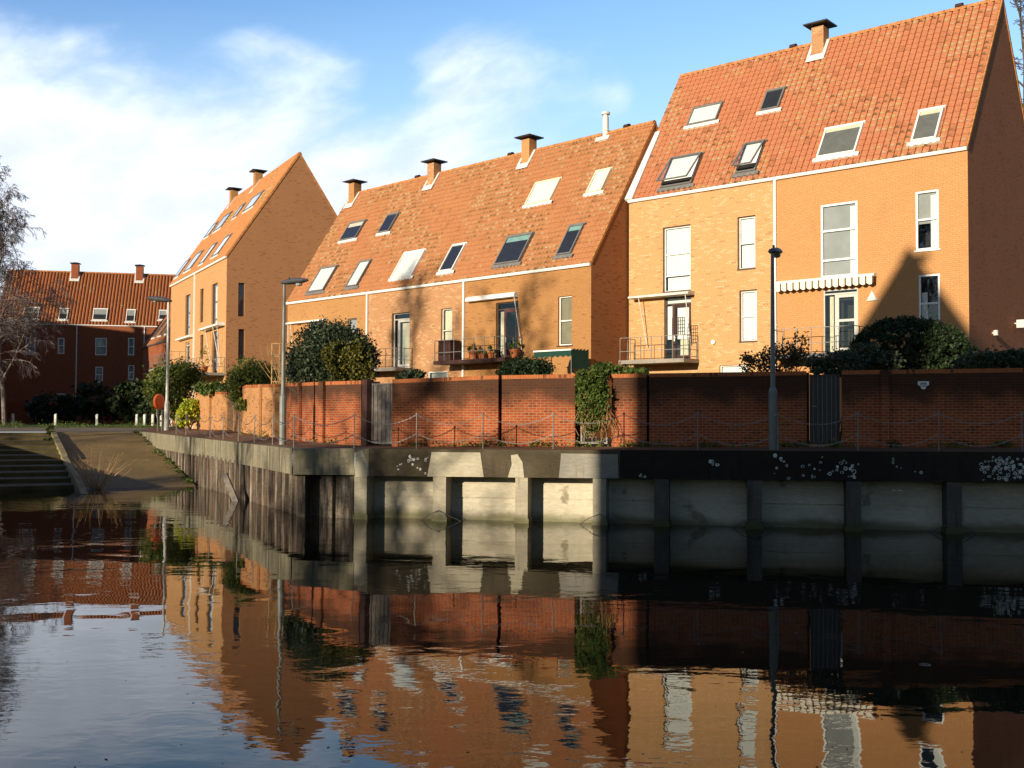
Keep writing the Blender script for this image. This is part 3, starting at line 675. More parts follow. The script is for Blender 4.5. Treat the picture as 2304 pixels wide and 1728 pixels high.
for nm, pts, kw in (('a', [c5(590,800),c5(800,752),c5(750,880),c5(535,925)], dict(blind=(1, 'blind'))), ('b', [c5(1110,680),c5(1250,648),c5(1195,790),c5(1065,825)], {}),
               ('c', [c5(435,1160),c5(650,1120),c5(575,1335),c5(350,1370)], dict(blind=(.8, 'blind'), opened=rad(11), apron='greyframe')), ('d', [c5(965,1060),c5(1105,1030),c5(1035,1240),c5(885,1272)], dict(blind=(.75, 'blind'), opened=rad(12), apron='greyframe'))):
    skylight(root, RR, RR.rrect(pts), ox, oz, **kw)
ridge_vent(root, RR, c5(1298, 345), ox, oz)
fl = MB(roof_xf(RR, ox, oz)); u_top = RR.r(1492, 300)[1]; fl.box(-.12, .28, -.08, u_top, .03, .18); fl.build('flashing', M['white'], root)
tr = thing('trellis', 'small dark square trellis fixed at the corner of a balcony railing', 'trellis', (0, 0, 0))
tx0 = bx1-.62; P = RR.O+RR.X*tx0+RR.Y*(-1.18); tr.location = (P.x, P.y, bz+.98); tr.rotation_euler = (0, 0, -RR.th)
tm_ = MB()
for k in range(7): tm_.box(.0+k*.10-.012, .0+k*.10+.012, -.012, .012, 0, .78)
for k in range(6): tm_.box(-.012, .612, .012, .03, k*.15+.01, k*.15+.035)
tm_.build('lattice', M['darkwood'], tr)

v1 = RR.rect(c8(352, 205), c8(630, 726)); v2 = RR.rect(c8(1060, 106), c8(1236, 528)); v3 = RR.rect(c8(1083, 726), c8(1246, 1150)); e1 = RR.rect(c8(372, 840), c8(634, 1310))
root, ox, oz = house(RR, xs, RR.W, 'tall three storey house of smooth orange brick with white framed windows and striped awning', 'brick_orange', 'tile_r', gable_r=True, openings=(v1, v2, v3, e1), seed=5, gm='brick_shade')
window(root, v1, 'white', trans=(.365, .765), y=.02, fw=.085, blind=(.97, 'netting'), curt=((.78, .95, .06, .97),), ox=ox, oz=oz, cm='blind')
window(root, v2, 'white', trans=(.485,), y=.02, fw=.075, blind=(.55, 'netting'), curt=((.62, .92, .08, .97),), ox=ox, oz=oz, sill='white', cm='blind')  # grey net behind the upper pane stands for reflected sky
window(root, v3, 'white', trans=(.5,), y=.02, fw=.075, curt=((.08, .36, .3, .97),), ox=ox, oz=oz, sill='white', cm='blind')
door(root, e1, 'palegrey', 'palegrey', ox, oz, side=.33, trans=.92, y=.03, midbar=.56, curt=((.14, .26, .1, .97),))
ax0, ax1 = .08+xs, pt(*c8(772, 740), RR)[0]; az = pt(*c8(400, 770), RR)[1]
aw = cassette(root, (ax0, ax1, az), ox, oz, proj=.30, m='white', th=.14)
va = MB(); n = 15; wv = (ax1-ax0)/n
for k in range(n):                           # scalloped valance
    a = ax0-ox+k*wv; seg = 6; zt = az-oz+.02
    lo = [zt-.27-.075*math.sin(PI*j/seg) for j in range(seg+1)]
    for j in range(seg):
        p, q = a+wv*j/seg, a+wv*(j+1)/seg
        for y0 in (-.33, -.322):
            va.face([(p,y0,lo[j]),(q,y0,lo[j+1]),(q,y0,zt),(p,y0,zt)], 0, [(k*.3+.3*j/seg, 0), (k*.3+.3*(j+1)/seg, 0), (k*.3+.3*(j+1)/seg, 1), (k*.3+.3*j/seg, 1)])
va.build('valance', M['stripes'], aw)
bz = pt(*c8(500, 1315), RR)[1]
balcony(root, xs+.25, pt(*c8(700, 1300), RR)[0], bz, 1.2, ox, oz, slab='darksteel', posts=6)
al = MB(); tx, tz = pt(*c8(740, 885), RR); tx -= ox; tz -= oz
q = [(-.21, -.17), (.21, -.17), (0, .21)]
al.face([(tx+a, -.07, tz+b) for a, b in q])
for i in range(3):
    a, b = q[i], q[(i+1) % 3]; al.face([(tx+a[0],-.07,tz+a[1]),(tx+a[0]*1.12,-.003,tz+a[1]*1.12),(tx+b[0]*1.12,-.003,tz+b[1]*1.12),(tx+b[0],-.07,tz+b[1])])
al.build('alarm_box', M['offwhite'], root)
skylight(root, RR, RR.rrect([c6(245,950),c6(525,900),c6(455,1115),c6(182,1155)]), ox, oz, frame='white', blind=(.12, 'curtain'), inner='grey_reflection')
skylight(root, RR, RR.rrect([c6(910,830),c6(1095,785),c6(1042,1010),c6(860,1048)]), ox, oz, frame='white', blind=(.14, 'curtain'), inner='grey_reflection')
chimney(root, RR, RR.r(*c5(1490, 340))[0], ox, oz, bm='brick_pink')
ridge_vent(root, RR, c6(1203, 45), ox, oz)
Wd = RR.W-ox
for (gx, gy), nm in ((RR.g(*c8(1635, 1158)), 'gable_lamp'), (RR.g(*c8(1800, 1095)), 'floodlight')):
    gz = gy-oz; lb = MB()
    if nm == 'gable_lamp':
        lb.tube([(Wd, gx, gz), (Wd+.16, gx, gz)], .035, 8); lb.tube([(Wd+.12, gx, gz-.10), (Wd+.12, gx, gz+.10)], .09, 10); lb.build(nm, M['offwhite'], root)
    else:
        lb.tube([(Wd, gx, gz+.05), (Wd+.22, gx, gz)], .03, 6); lb.box(Wd+.12, Wd+.42, gx-.17, gx+.17, gz-.15, gz+.17); lb.build(nm, M['offwhite'], root)

# ---------------------------------------------------------------- middle row (three houses)
c3 = crop(620, 250, 2.552); c4 = crop(1020, 250, 2.552)
xa = RM.r(827.7, 660)[0]; xb = RM.r(1047, 628)[0]
m1 = RM.rect(c3(190, 1218), c3(278, 1460)); m2 = RM.rect(c3(415, 1192), c3(466, 1400))
root, ox, oz = house(RM, 0, xa, 'ochre brick two storey house with lower wall half hidden by a big round shrub', 'brick_ochre', 'tile_m', w=.24, gable_l=True, openings=(m1, m2), seed=11, dp_right=True, group=None)
window(root, m1, 'offwhite', trans=(.25,), curt=((.1, .4, .03, .97),), ox=ox, oz=oz, cm='netting')
window(root, m2, 'greyframe', trans=(.5,), blind=(.95, 'netting'), ox=ox, oz=oz)
z_ = pt(*c3(190, 1215), RM)[1]; cassette(root, (.15, pt(*c3(300, 1190), RM)[0], z_), ox, oz, m='white', proj=.25, th=.13, arms=((.35, .25), (.6, .8)), armdrop=2.0)
balcony(root, .1, 3.2, pt(*c3(60, 1500), RM)[1], 1.1, ox, oz)
for pts, kw in (([c3(440,655),c3(530,637),c3(470,742),c3(380,755)], dict(blind=(.25, 'curtain'))), ([c3(655,608),c3(717,598),c3(665,700),c3(602,714)], {}),
                ([c3(270,912),c3(358,903),c3(290,1040),c3(198,1052)], dict(blind=(1, 'blind'), apron='greyframe')), ([c3(490,878),c3(555,868),c3(485,1012),c3(422,1022)], dict(blind=(1, 'blind'), apron='greyframe'))):
    skylight(root, RM, RM.rrect(pts), ox, oz, **kw)
chimney(root, RM, RM.r(*c3(458, 500))[0], ox, oz, bm='brick_ochre')
ridge_vent(root, RM, c3(818, 392), ox, oz)

d2 = RM.rect(c3(668, 1163), c3(768, 1478)); n2 = RM.rect(c3(950, 1136), c3(1012, 1382)); b2_ = RM.rect(c3(877, 1497), c3(986, 1545))
root, ox, oz = house(RM, xa, xb, 'pinkish brick two storey house between the low row\'s two end houses, cream curtained door', 'brick_pink', 'tile_m', w=.24, openings=(d2, n2, b2_), seed=13, dp_right=True)
door(root, d2, 'offwhite', 'offwhite', ox, oz, side=.22, trans=.88, y=.16, curt=((.36, .9, .18, .97),))
window(root, n2, 'offwhite', trans=(.5,), curt=((.05, .95, .03, .97),), ox=ox, oz=oz, y=.12, sill='offwhite')
window(root, b2_, 'white', trans=(), ox=ox, oz=oz, y=.03, cm='netting', curt=((.05, .95, .03, .97),))
bz2 = pt(*c3(720, 1478), RM)[1]
balcony(root, xa-.6, pt(*c3(790, 1470), RM)[0], bz2, 1.15, ox, oz, posts=5)
skylight(root, RM, RM.rrect([c3(755,825),c3(868,812),c3(795,958),c3(672,972)]), ox, oz, frame='white', blind=(1, 'blind'))
skylight(root, RM, RM.rrect([c3(1030,785),c3(1105,772),c3(1030,925),c3(947,938)]), ox, oz, frame='white')
chimney(root, RM, RM.r(*c3(915, 390))[0], ox, oz, bm='brick_pink')
ridge_vent(root, RM, c4(335, 258), ox, oz)

d3 = RM.rect(c4(245, 1102), c4(372, 1428)); n3 = RM.rect(c4(602, 1066), c4(679, 1342))
root, ox, oz = house(RM, xb, RM.W, 'brown orange brick two storey house with a white awning box above its dark door', 'brick_brown', 'tile_m', w=.24, gable_r=True, openings=(d3, n3), seed=17, gm='brick_gable_shaded')
door(root, d3, 'darkframe', 'reddoor', ox, oz, side=.3, trans=.87, y=.1, curt=((.06, .24, .15, .97),))
window(root, n3, 'white', trans=(.5,), y=.10, blind=(.96, 'tanblind'), ox=ox, oz=oz, sill='darkframe')
cx0, cz0 = pt(*c4(92, 1098), RM); cx1 = pt(*c4(372, 1065), RM)[0]
cassette(root, (cx0, cx1, pt(*c4(240, 1083), RM)[1]), ox, oz, m='white', proj=.28, th=.26, arms=((cx1-.05, cx1+.35),), armdrop=2.5)
bz3 = pt(*c4(250, 1428), RM)[1]; bxr = pt(*c4(400, 1430), RM)[0]
balcony(root, xb-1.0, bxr, bz3, 1.2, ox, oz, slab='darkwood', posts=7)
for pts, kw in (([c4(320,740),c4(465,712),c4(395,880),c4(252,895)], dict(blind=(.2, 'greenblind'), apron='greyframe')), ([c4(675,675),c4(762,662),c4(690,830),c4(607,845)], dict(blind=(.17, 'greenblind'), apron='greyframe')),
                ([c4(480,425),c4(620,405),c4(572,530),c4(432,548)], dict(frame='curtain', blind=(1, 'blind'))), ([c4(825,360),c4(915,347),c4(865,470),c4(782,485)], dict(frame='curtain', blind=(1, 'blind')))):
    skylight(root, RM, RM.rrect(pts), ox, oz, **kw)
chimney(root, RM, RM.r(*c4(450, 240))[0], ox, oz, bm='brick_orange')
fx, fu = RM.r(*c4(875, 150)); fy = fu*math.cos(RM.phi); fz = RM.ze-oz+fu*math.sin(RM.phi); fx -= ox
fm = MB(); fm.lathe([(.16, -.3), (.16, .28), (.19, .30), (.19, .34), (.15, .36), (.15, 1.0), (.12, 1.02), (.12, 1.12), (.21, 1.13), (.21, 1.24), (.0, 1.27)], (fx, fy, fz), 12)
fo = fm.build('flue', M['lead'], root, smooth=False)
fb = MB(roof_xf(RM, ox, oz)); fb.box(fx+ox-.42, fx+ox+.42, fu-.35, fu-.1, .03, .18); fb.build('flashing', M['lead'], fo)
ridge_vent(root, RM, c4(1000, 103), ox, oz)
# green swing canopy in that garden
gx, gz = pt(*c4(465, 1385), RM, -2.5); gx1 = pt(*c4(678, 1378), RM, -2.5)[0]
P = RM.O+RM.X*gx+RM.Y*(-2.5); gc = thing('garden_canopy', 'dark green scalloped garden canopy with white edge below the narrow window', 'canopy', (P.x, P.y, 2.0), -RM.th)
Wg = gx1-gx; Hg = gz-2.0
mb = MB(); mb.face([(0,0,Hg),(Wg,0,Hg),(Wg,1.1,Hg+.12),(0,1.1,Hg+.12)]); n = 7
for k in range(n):
    for j in range(5):
        a, b = Wg*(k+j/5)/n, Wg*(k+(j+1)/5)/n; la, lb = -.20-.07*math.sin(PI*j/5), -.20-.07*math.sin(PI*(j+1)/5); mb.face([(a,-.01,Hg+la),(b,-.01,Hg+lb),(b,-.01,Hg),(a,-.01,Hg)])
for k in range(5):
    a, b = 1.1*k/5, 1.1*(k+1)/5; mb.face([(Wg+.01,a,Hg-.75),(Wg+.01,b,Hg-.75),(Wg+.01,b,Hg+.1),(Wg+.01,a,Hg+.02)])
mb.build('canopy_cloth', M['greencanvas'], gc)
mb = MB(); mb.box(-.02, Wg+.02, -.05, -.015, Hg, Hg+.06); mb.build('trim', M['white'], gc)
mb = MB()
for x in (.05, Wg-.05):
    for y in (.05, 1.05): mb.tube([(x, y, 0), (x, y, Hg)], .02, 6)
mb.tube([(.05, .05, Hg-.03), (Wg-.05, .05, Hg-.03), (Wg-.05, 1.05, Hg-.03), (.05, 1.05, Hg-.03), (.05, .05, Hg-.03)], .02, 6)
mb.build('frame', M['darksteel'], gc)
# things on that balcony
P = RM.O+RM.X*(xb-.55)+RM.Y*(-.55); cb = MB(); cb.box(-.45, .45, -.32, .32, 0, .98); cb.box(-.48, .48, -.35, .35, .98, 1.02); cb.box(-.44, -.01, -.335, -.322, .04, .94); cb.box(.01, .44, -.335, -.322, .04, .94)
o = cb.build('storage_cabinet', M['darkwood']); o.location = (P.x, P.y, bz3+.005); o.rotation_euler = (0, 0, -RM.th); tag(o, 'dark wooden storage cabinet at the left end of a balcony', 'cabinet')

def leaves(name, blobs, n, size, m, parent=None, seed=1, shell=.55, aspect=1.6, up=0.2, droop=0, extra=None, jit=.17):
    """leaf quads through the volume of several ellipsoids, denser towards the outside and clumped"""
    r = np.random.default_rng(seed); V = []
    vol = np.array([b[1][0]*b[1][1]*b[1][2] for b in blobs])**.67; cnt = (n*vol/vol.sum()).astype(int)
    for (c, ra), k in zip(blobs, cnt):
        nc = max(6, k//26); cd = r.normal(size=(nc, 3)); cd /= np.linalg.norm(cd, axis=1)[:, None]; cr = (shell+(1-shell)*r.random(nc)**.6)*(1+min(.10, jit*.55)*r.normal(size=nc)); cc = cd*cr[:, None]*np.array(ra)
        idx = r.integers(0, nc, k); sc = jit*np.array([max(ra)*.8+min(ra)*.2]*3)
        V.append(np.array(c)+cc[idx]+r.normal(size=(k, 3))*sc*np.array([1, 1, .8]))
    P = np.concatenate(V); k = len(P)
    if extra is not None: P = P[extra(P)]; k = len(P)
    a = r.normal(size=(k, 3)); a[:, 2] += up; a /= np.linalg.norm(a, axis=1)[:, None]; b = np.cross(a, r.normal(size=(k, 3))); b /= np.linalg.norm(b, axis=1)[:, None]
    s = size*(.6+.8*r.random(k))[:, None]; a = a*s*aspect*.5; b = b*s*.5
    vs = np.stack([P-a, P-b*.9, P+a, P+b*.9], 1).reshape(-1, 3)
    me = bpy.data.meshes.new(name); me.from_pydata(vs.tolist(), [], np.arange(4*k).reshape(-1, 4).tolist()); me.materials.append(m); me.update()
    o = bpy.data.objects.new(name, me); C.objects.link(o)
    if parent: o.parent = parent
    return o
def stems(mb, base, n, h, spread, r0, rr, seg=3, sides=3):
    for _ in range(n):
        p = Vector(base)+Vector((rr.uniform(-.1, .1), rr.uniform(-.1, .1), 0)); d = Vector((rr.uniform(-spread, spread), rr.uniform(-spread, spread), 1)).normalized(); pts = [p]
        for k in range(seg):
            d = (d+Vector((rr.uniform(-.25, .25), rr.uniform(-.25, .25), rr.uniform(-.1, .15)))).normalized(); p = p+d*h/seg*rr.uniform(.7, 1.2); pts.append(p)
        mb.tube(pts, [r0*(1-.8*k/seg) for k in range(seg+1)], sides, cap=False)
def shrub(name, label, cat, blobs, n, size, leaf, seed, base=None, zb=2.0, stem=8, group=None, m2=None, shell=.55, jit=.14):
    c = blobs[0][0]; b = base or (c[0], c[1], zb); root = thing(name, label, cat, b, 0, group)
    lb = [((q[0][0]-b[0], q[0][1]-b[1], q[0][2]-b[2]), q[1]) for q in blobs]
    leaves('foliage', lb, n, size, M[leaf], root, seed, shell, jit=jit)
    if m2: leaves('flowering_foliage', [((q[0][0]-b[0], q[0][1]-b[1], q[0][2]-b[2]), q[1]) for q in m2[0]], m2[1], size, M[m2[2]], root, seed+1, shell)
    if stem:
        mb = MB(); stems(mb, (0, 0, 0), stem, (c[2]-b[2])+blobs[0][1][2]*.5, .55, .035, random.Random(seed)); mb.build('stem', M['bark'], root)
    return root

def flowerpot(x, y, z, r, h, label, plant='leaf_mid', ph=.35, seed=0):
    root = thing('flower_pot', label, 'flower pot', (x, y, z), 0, 'potted plants on balconies')
    mb = MB(); mb.lathe([(0, 0), (r*.68, 0), (r*.95, h*.85), (r*1.08, h*.85), (r*1.08, h), (r*.9, h), (r*.9, h*.9), (0, h*.9)], n=14); mb.build('pot', M['terracotta'], root, smooth=False)
    leaves('foliage', [((0, 0, h+ph*.5), (r*1.1, r*1.1, ph*.55))], 160, .07, M[plant], root, seed)
for k, (px, lab) in enumerate(((c3(1135, 1440), 'large terracotta pot of greenery beside the dark balcony cabinet'), (c4(165, 1440), 'squat terracotta pot, second from the balcony cabinet'), (c4(218, 1440), 'terracotta pot with leafy plant beside the dark door\'s glass side panel'), (c4(350, 1425), 'pot with bushy plant at the right end of the dark balcony'))):
    x = pt(*px, RM, -.5)[0]; P = RM.O+RM.X*x+RM.Y*(-.5); flowerpot(P.x, P.y, bz3+.005, (.24, .2, .18, .22)[k], (.42, .3, .36, .4)[k], lab, ph=(.35, .15, .3, .5)[k], seed=k)

# ---------------------------------------------------------------- left tall row (two houses, gable to the camera)
c2 = crop(350, 330, 3.016)
xl = RL.r(438, 616)[0]
l1 = RL.rect(c2(203, 1013), c2(232, 1272)); l2 = RL.rect(c2(203, 1330), c2(230, 1480))
root, ox, oz = house(RL, 0, xl, 'tall house at the far end of the left row, beside the far terrace', 'brick_tan', 'tile_l', gable_l=True, openings=(l1, l2), seed=21, dp_right=True, detail=3)
window(root, l1, 'darkframe', trans=(.45, .8), ox=ox, oz=oz, curt=((.1, .9, .05, .97),), cm='netting')
door(root, l2, 'offwhite', 'darkwood', ox, oz, side=.3, trans=.85)
z_ = pt(*c2(215, 1305), RL)[1]; cassette(root, (pt(*c2(165, 1300), RL)[0], xl-.3, z_), ox, oz, m='white', proj=.35, th=.2)
balcony(root, pt(*c2(110, 1500), RL)[0]-2.6, pt(*c2(215, 1500), RL)[0]+.4, pt(*c2(215, 1485), RL)[1], 1.3, ox, oz)
for pts in ([c2(470,490),c2(520,462),c2(460,560),c2(425,572)], [c2(395,550),c2(425,528),c2(385,605),c2(352,620)], [c2(285,745),c2(330,718),c2(260,832),c2(212,858)], [c2(205,800),c2(240,775),c2(182,875),c2(152,895)]):
    skylight(root, RL, RL.rrect(pts), ox, oz, blind=(1, 'netting'))
chimney(root, RL, RL.r(*c2(540, 365))[0], ox, oz, bm='brick_ochre')
l3 = RL.rect(c2(382, 938), c2(417, 1217)); l4 = RL.rect(c2(303, 970), c2(322, 1190)); l5 = RL.rect(c2(303, 1280), c2(322, 1440)); l6 = RL.rect(c2(385, 1258), c2(418, 1545))
ga = RL.g(*c2(563, 923)) + RL.g(*c2(603, 1153)); gb = RL.g(*c2(563, 1237)) + RL.g(*c2(603, 1467))
go = [(ga[0], ga[2], ga[3], ga[1]), (gb[0], gb[2], gb[3], gb[1])]
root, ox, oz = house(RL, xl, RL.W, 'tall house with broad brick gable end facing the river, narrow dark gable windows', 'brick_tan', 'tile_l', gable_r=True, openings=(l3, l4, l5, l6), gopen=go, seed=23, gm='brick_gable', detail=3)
window(root, l3, 'darkframe', trans=(.42, .82), ox=ox, oz=oz, curt=((.15, .85, .05, .97),))
window(root, l4, 'darkframe', trans=(.5,), ox=ox, oz=oz, curt=((.1, .9, .05, .97),), cm='netting'); window(root, l5, 'darkframe', trans=(.5,), ox=ox, oz=oz, curt=((.1, .9, .05, .97),), cm='netting')
door(root, l6, 'darkframe', 'darkwood', ox, oz, side=.3, trans=.87, curt=((.4, .8, .2, .9),))
Wl = RL.W-xl
for g_ in go: window(root, g_, 'darkframe', xf=lambda a, d, z: (Wl-d, a, z), trans=(), ox=0, oz=oz, curt=((.3, .95, .05, .97),), cm='netting', y=.12)
z_ = pt(*c2(400, 1235), RL)[1]; cassette(root, (pt(*c2(340, 1240), RL)[0], RL.W-.3, z_), ox, oz, m='white', proj=.5, th=.22, arms=((RL.W-4.2, RL.W-3.6), (RL.W-2, RL.W-1.2), (RL.W-.8, RL.W-1.0)), armdrop=2.6)
bzl = pt(*c2(400, 1545), RL)[1]; bl0 = pt(*c2(320, 1560), RL)[0]
balcony(root, bl0-1.2, RL.W-.1, bzl, 1.5, ox, oz, posts=9)
for pts in ([c2(665,365),c2(728,325),c2(692,405),c2(625,442)], [c2(585,425),c2(617,395),c2(572,475),c2(542,495)], [c2(480,640),c2(527,603),c2(447,735),c2(397,760)], [c2(390,690),c2(422,665),c2(350,790),c2(318,805)]):
    skylight(root, RL, RL.rrect(pts), ox, oz, blind=(1, 'blind'))
chimney(root, RL, RL.r(*c2(730, 215))[0], ox, oz, bm='brick_ochre')
P = RL.O+RL.X*(RL.W-2.6)+RL.Y*(-.8); flowerpot(P.x, P.y, bzl+.005, .28, .5, 'terracotta pot with tall plant on the balcony of the gable ended house', ph=1.3, seed=9)
# ---------------------------------------------------------------- far terrace across the green
c1 = crop(0, 350, 2.074)
# front plane of the far terrace: right end farther away
RF = Row((-37.5, 123.5), -rad(12), 26.0, 13.4, 19.9, 9.0)
fxs = [0, 8.2, 17.0, 26.0]; dps = [RF.f(*c1(360, 900))[0], RF.f(*c1(676, 830))[0]]
fxs = [dps[0]-8.6, dps[0], dps[1], dps[1]+7]
sky_px = [[(112,713),(183,713),(183,768),(112,768)], [(277,718),(318,718),(318,770),(277,770)], [(435,720),(500,720),(502,773),(435,772)], [(590,724),(630,724),(632,780),(590,780)], [(742,726),(778,728),(778,772),(742,770)]]
win_px = [((445,850),(498,932)), ((598,850),(626,932)), ((598,978),(626,1046)), ((260,1110),(302,1205)), ((445, 985), (480, 1060)), ((120, 850), (165, 930)), ((270,850),(300,925)), ((700, 870), (730, 930))]
for k in range(3):
    x0, x1 = fxs[k], fxs[k+1]
    ops = [RF.rect(c1(*a), c1(*b)) for a, b in win_px]; ops = [q for q in ops if x0+.1 < q[0] and q[1] < x1-.1]
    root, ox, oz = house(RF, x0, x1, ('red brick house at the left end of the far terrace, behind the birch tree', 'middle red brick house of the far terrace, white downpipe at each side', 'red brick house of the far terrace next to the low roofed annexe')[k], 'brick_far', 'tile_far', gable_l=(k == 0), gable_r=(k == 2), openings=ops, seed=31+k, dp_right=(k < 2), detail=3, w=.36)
    for i, q in enumerate(ops): window(root, q, 'white', ox=ox, oz=oz, y=.02, fw=.11, trans=(.5,), curt=((.1, .9, .05, .97),), cm='netting')
    for pts in sky_px:
        rc = RF.rrect([c1(*p) for p in pts])
        if x0 < (rc[0]+rc[1])/2 < x1: skylight(root, RF, rc, ox, oz, frame='white', blind=(.5, 'netting'))
    for px in ((355, 540), (655, 545)):
        cx_ = RF.r(*c1(*px))[0]
        if x0 < cx_ < x1: chimney(root, RF, cx_, ox, oz, bm='brick_far', w=.8, h=.9)
# low annexe with skylights between the far terrace and the left row
RA = Row((-31.2, 97.0), rad(60), 13.0, 10.0, 16.4, 9.0)
root, ox, oz = house(RA, 0, RA.W, 'low brick annexe with long skylights between the far terrace and left row', 'brick_far', 'tile_far', gable_l=True, gable_r=True, openings=(), seed=41, detail=3, w=.4, gut='darksteel', dp_right=False)
for a in (2.5, 5.5, 8.5): skylight(root, RA, (a, a+1.3, .8, 3.2), ox, oz, frame='greyframe')

# ---------------------------------------------------------------- ground, river, quays
def poly(name, pts, m, uvk=1.0):
    mb = MB(); mb.face(pts); return mb.build(name, m)
dS = Vector((.447, -.894, 0)); nS = Vector((.894, .447, 0))       # down the slipway / across it to the right
E0 = Vector((-12.9, 43.5, 0))                                      # slip waterline at the sheet piling
E1 = E0 - dS*17.6                                                  # top of the slip at the sheet piling
K0 = E0 - nS*4.5; K1 = E1 - nS*4.5                                 # kerb side of the slip
B0 = E0 - nS*9.0; B1 = E1 - nS*9.0                                 # outer side of the steps
ZS = 2.0
Q0 = Vector((-6.05, 30.4, 0)); Q1 = Vector((-4.35, 29.65, 0))
qa = Vector((15, -3.05, 0)).normalized(); qn = Vector((-qa.y, qa.x, 0))   # along the quay / away from the water
if qn.y < 0: qn = -qn
Qend = Q1+qa*46
def qz(p): return 1.96+max(0, min(1, (p.x+4)/16))*.09 if p.x > -5 else 1.92
river = struct(poly('river', [(-260, -60, 0), (320, -60, 0), (320, 140, 0), (-260, 140, 0)], M['water']))
bed = struct(poly('river_bed', [(-260, -60, -2.2), (320, -60, -2.2), (320, 140, -2.2), (-260, 140, -2.2)], M['soil']))

def strip(name, rows, m):
    mb = MB()
    for a, b in zip(rows[:-1], rows[1:]):
        for k in range(len(a)-1): mb.face([a[k], a[k+1], b[k+1], b[k]])
    return mb.build(name, m)
# garden wall line: pixel of the foot, distance, foot level, top level
WL = []
for px, py_b, py_t, Y in ((443, 966, 883.6, 55.5), (511, 968, 884, 49.5), (553, 972.7, 866, 45.1), (619, 984.5, 864, 39.7), (726, 997.6, 858.7, 34.4), (880, 1005.2, 854, 31.5), (1100, 1004.6, 845, 30.6), (1297, 1004.8, 841.6, 30.1), (1375, 1005, 841.6, 29.9), (1740, 1005.5, 836, 29.2), (2304, 1006, 828, 28.0), (2900, 1007, 822, 26.9)):
    P = onplane(px, py_b, Vector((0, Y, 0)), Vector((0, 1, 0))); T = onplane(px, py_t, Vector((0, Y, 0)), Vector((0, 1, 0)))
    WL.append((px, P, T.z))
def wl(px):                                   # wall line at a picture column: foot point and top level
    for a, b in zip(WL[:-1], WL[1:]):
        if a[0] <= px <= b[0]:
            # intersect the sight line with the wall panel's vertical plane
            d = b[1]-a[1]; N = Vector((-d.y, d.x, 0)); P = onplane(px, 940, a[1], N); t = (Vector((P.x, P.y, 0))-Vector((a[1].x, a[1].y, 0))).length/Vector((d.x, d.y, 0)).length
            return Vector((P.x, P.y, a[1].z+d.z*t)), a[2]+(b[2]-a[2])*t
    return WL[-1][1], WL[-1][2]
# quay edge line (upper front edge of the coping)
edge = [E1+Vector((0,0,2.02)), Vector((-16.6, 51.0, 1.98)), Vector((-11.9, 42.1, 1.93)), Vector((-8.3, 34.9, 1.91)), Vector((Q0.x-.15, Q0.y-.1, 1.92)), Vector((Q1.x, Q1.y, 1.95)), *[Vector(((Q1+qa*t).x, (Q1+qa*t).y, 1.96+.0055*t)) for t in (2, 4.5, 8, 11, 14, 17, 24)]]
foot = [Vector((-22.5, 66, 2.15)), WL[0][1], WL[1][1], WL[3][1], WL[4][1], WL[5][1], WL[6][1]*.6+WL[5][1]*.4, WL[6][1], WL[7][1], WL[8][1], (WL[9][1]+WL[8][1])/2, WL[9][1], WL[11][1]]
rows = []
for a, b in zip(edge, foot):
    b = b+(b-a).normalized()*.25; rows.append([tuple(a*(1-t)+b*t) for t in (0, .3, .6, 1)])
struct(strip('quay_path', rows, M['path']))
# gardens and land behind
gl = []
for a in foot: gl.append([tuple(a+Vector((0, .22, -.03))), tuple(Vector((a.x*1.25, a.y+9, 2.0))), tuple(Vector((a.x*2+6, a.y+60, 2.0)))])
struct(strip('garden_ground', gl, M['soil']))
top = [E1+Vector((0,0,ZS)), K1+Vector((0,0,ZS)), B1+Vector((0,0,ZS)), B1-nS*60+Vector((0,0,ZS))]
far = [(-22.5, 66, 2.1), (-27, 66.5, 2.04), (-32, 64, 2.04), (-88, 45, 2.04)]
struct(strip('quay_paving', [[tuple(p) for p in top], far, [(x-3, y+9, 2.06) for x, y, z in far]], M['cobble']))
struct(strip('grass_bank', [[(x-3, y+9, 2.06) for x, y, z in far], [(-24, 84, 2.2), (-36, 90, 2.12), (-48, 90, 2.1), (-110, 70, 2.1)], [(-24, 130, 2.1), (-40, 132, 2.1), (-60, 132, 2.1), (-140, 132, 2.1)]], M['grass']))
struct(poly('ground', [(-1500, 131, 1.9), (1500, 131, 1.9), (1500, 3000, 1.9), (-1500, 3000, 1.9)], M['grass']))
# camera-side and left banks, both out of the frame: level land with a retaining wall
lb = [B1+Vector((0,0,2.0)), B0+dS*2+Vector((0,0,2.0)), Vector((-9.0, 15.9, 2.0)), Vector((-1.9, 1.6, 2.0)), Vector((14, 1.0, 2.0)), Vector((90, 1.0, 2.0))]
mb = MB()
mb.face([tuple(p) for p in lb]+[(90, -120, 2.0), (-160, -120, 2.0), (-160, 30, 2.0)])
for a, b in zip(lb[:-1], lb[1:]): mb.face([tuple(a), tuple(b), (b.x, b.y, -2.2), (a.x, a.y, -2.2)])
struct(mb.build('near_bank', M['cobble']))
# slipway: one sheet from the quay top down under the water
sl_rows = []
for t in np.linspace(0, 1.5, 13):
    z = ZS*(1-t)+(.02*math.sin(t*9)); a = K1+(K0-K1)*t; b = E1+(E0-E1)*t
    sl_rows.append([(a.x+(b.x-a.x)*k/6, a.y+(b.y-a.y)*k/6, z) for k in range(7)])
struct(strip('slipway', sl_rows, M['slip']))
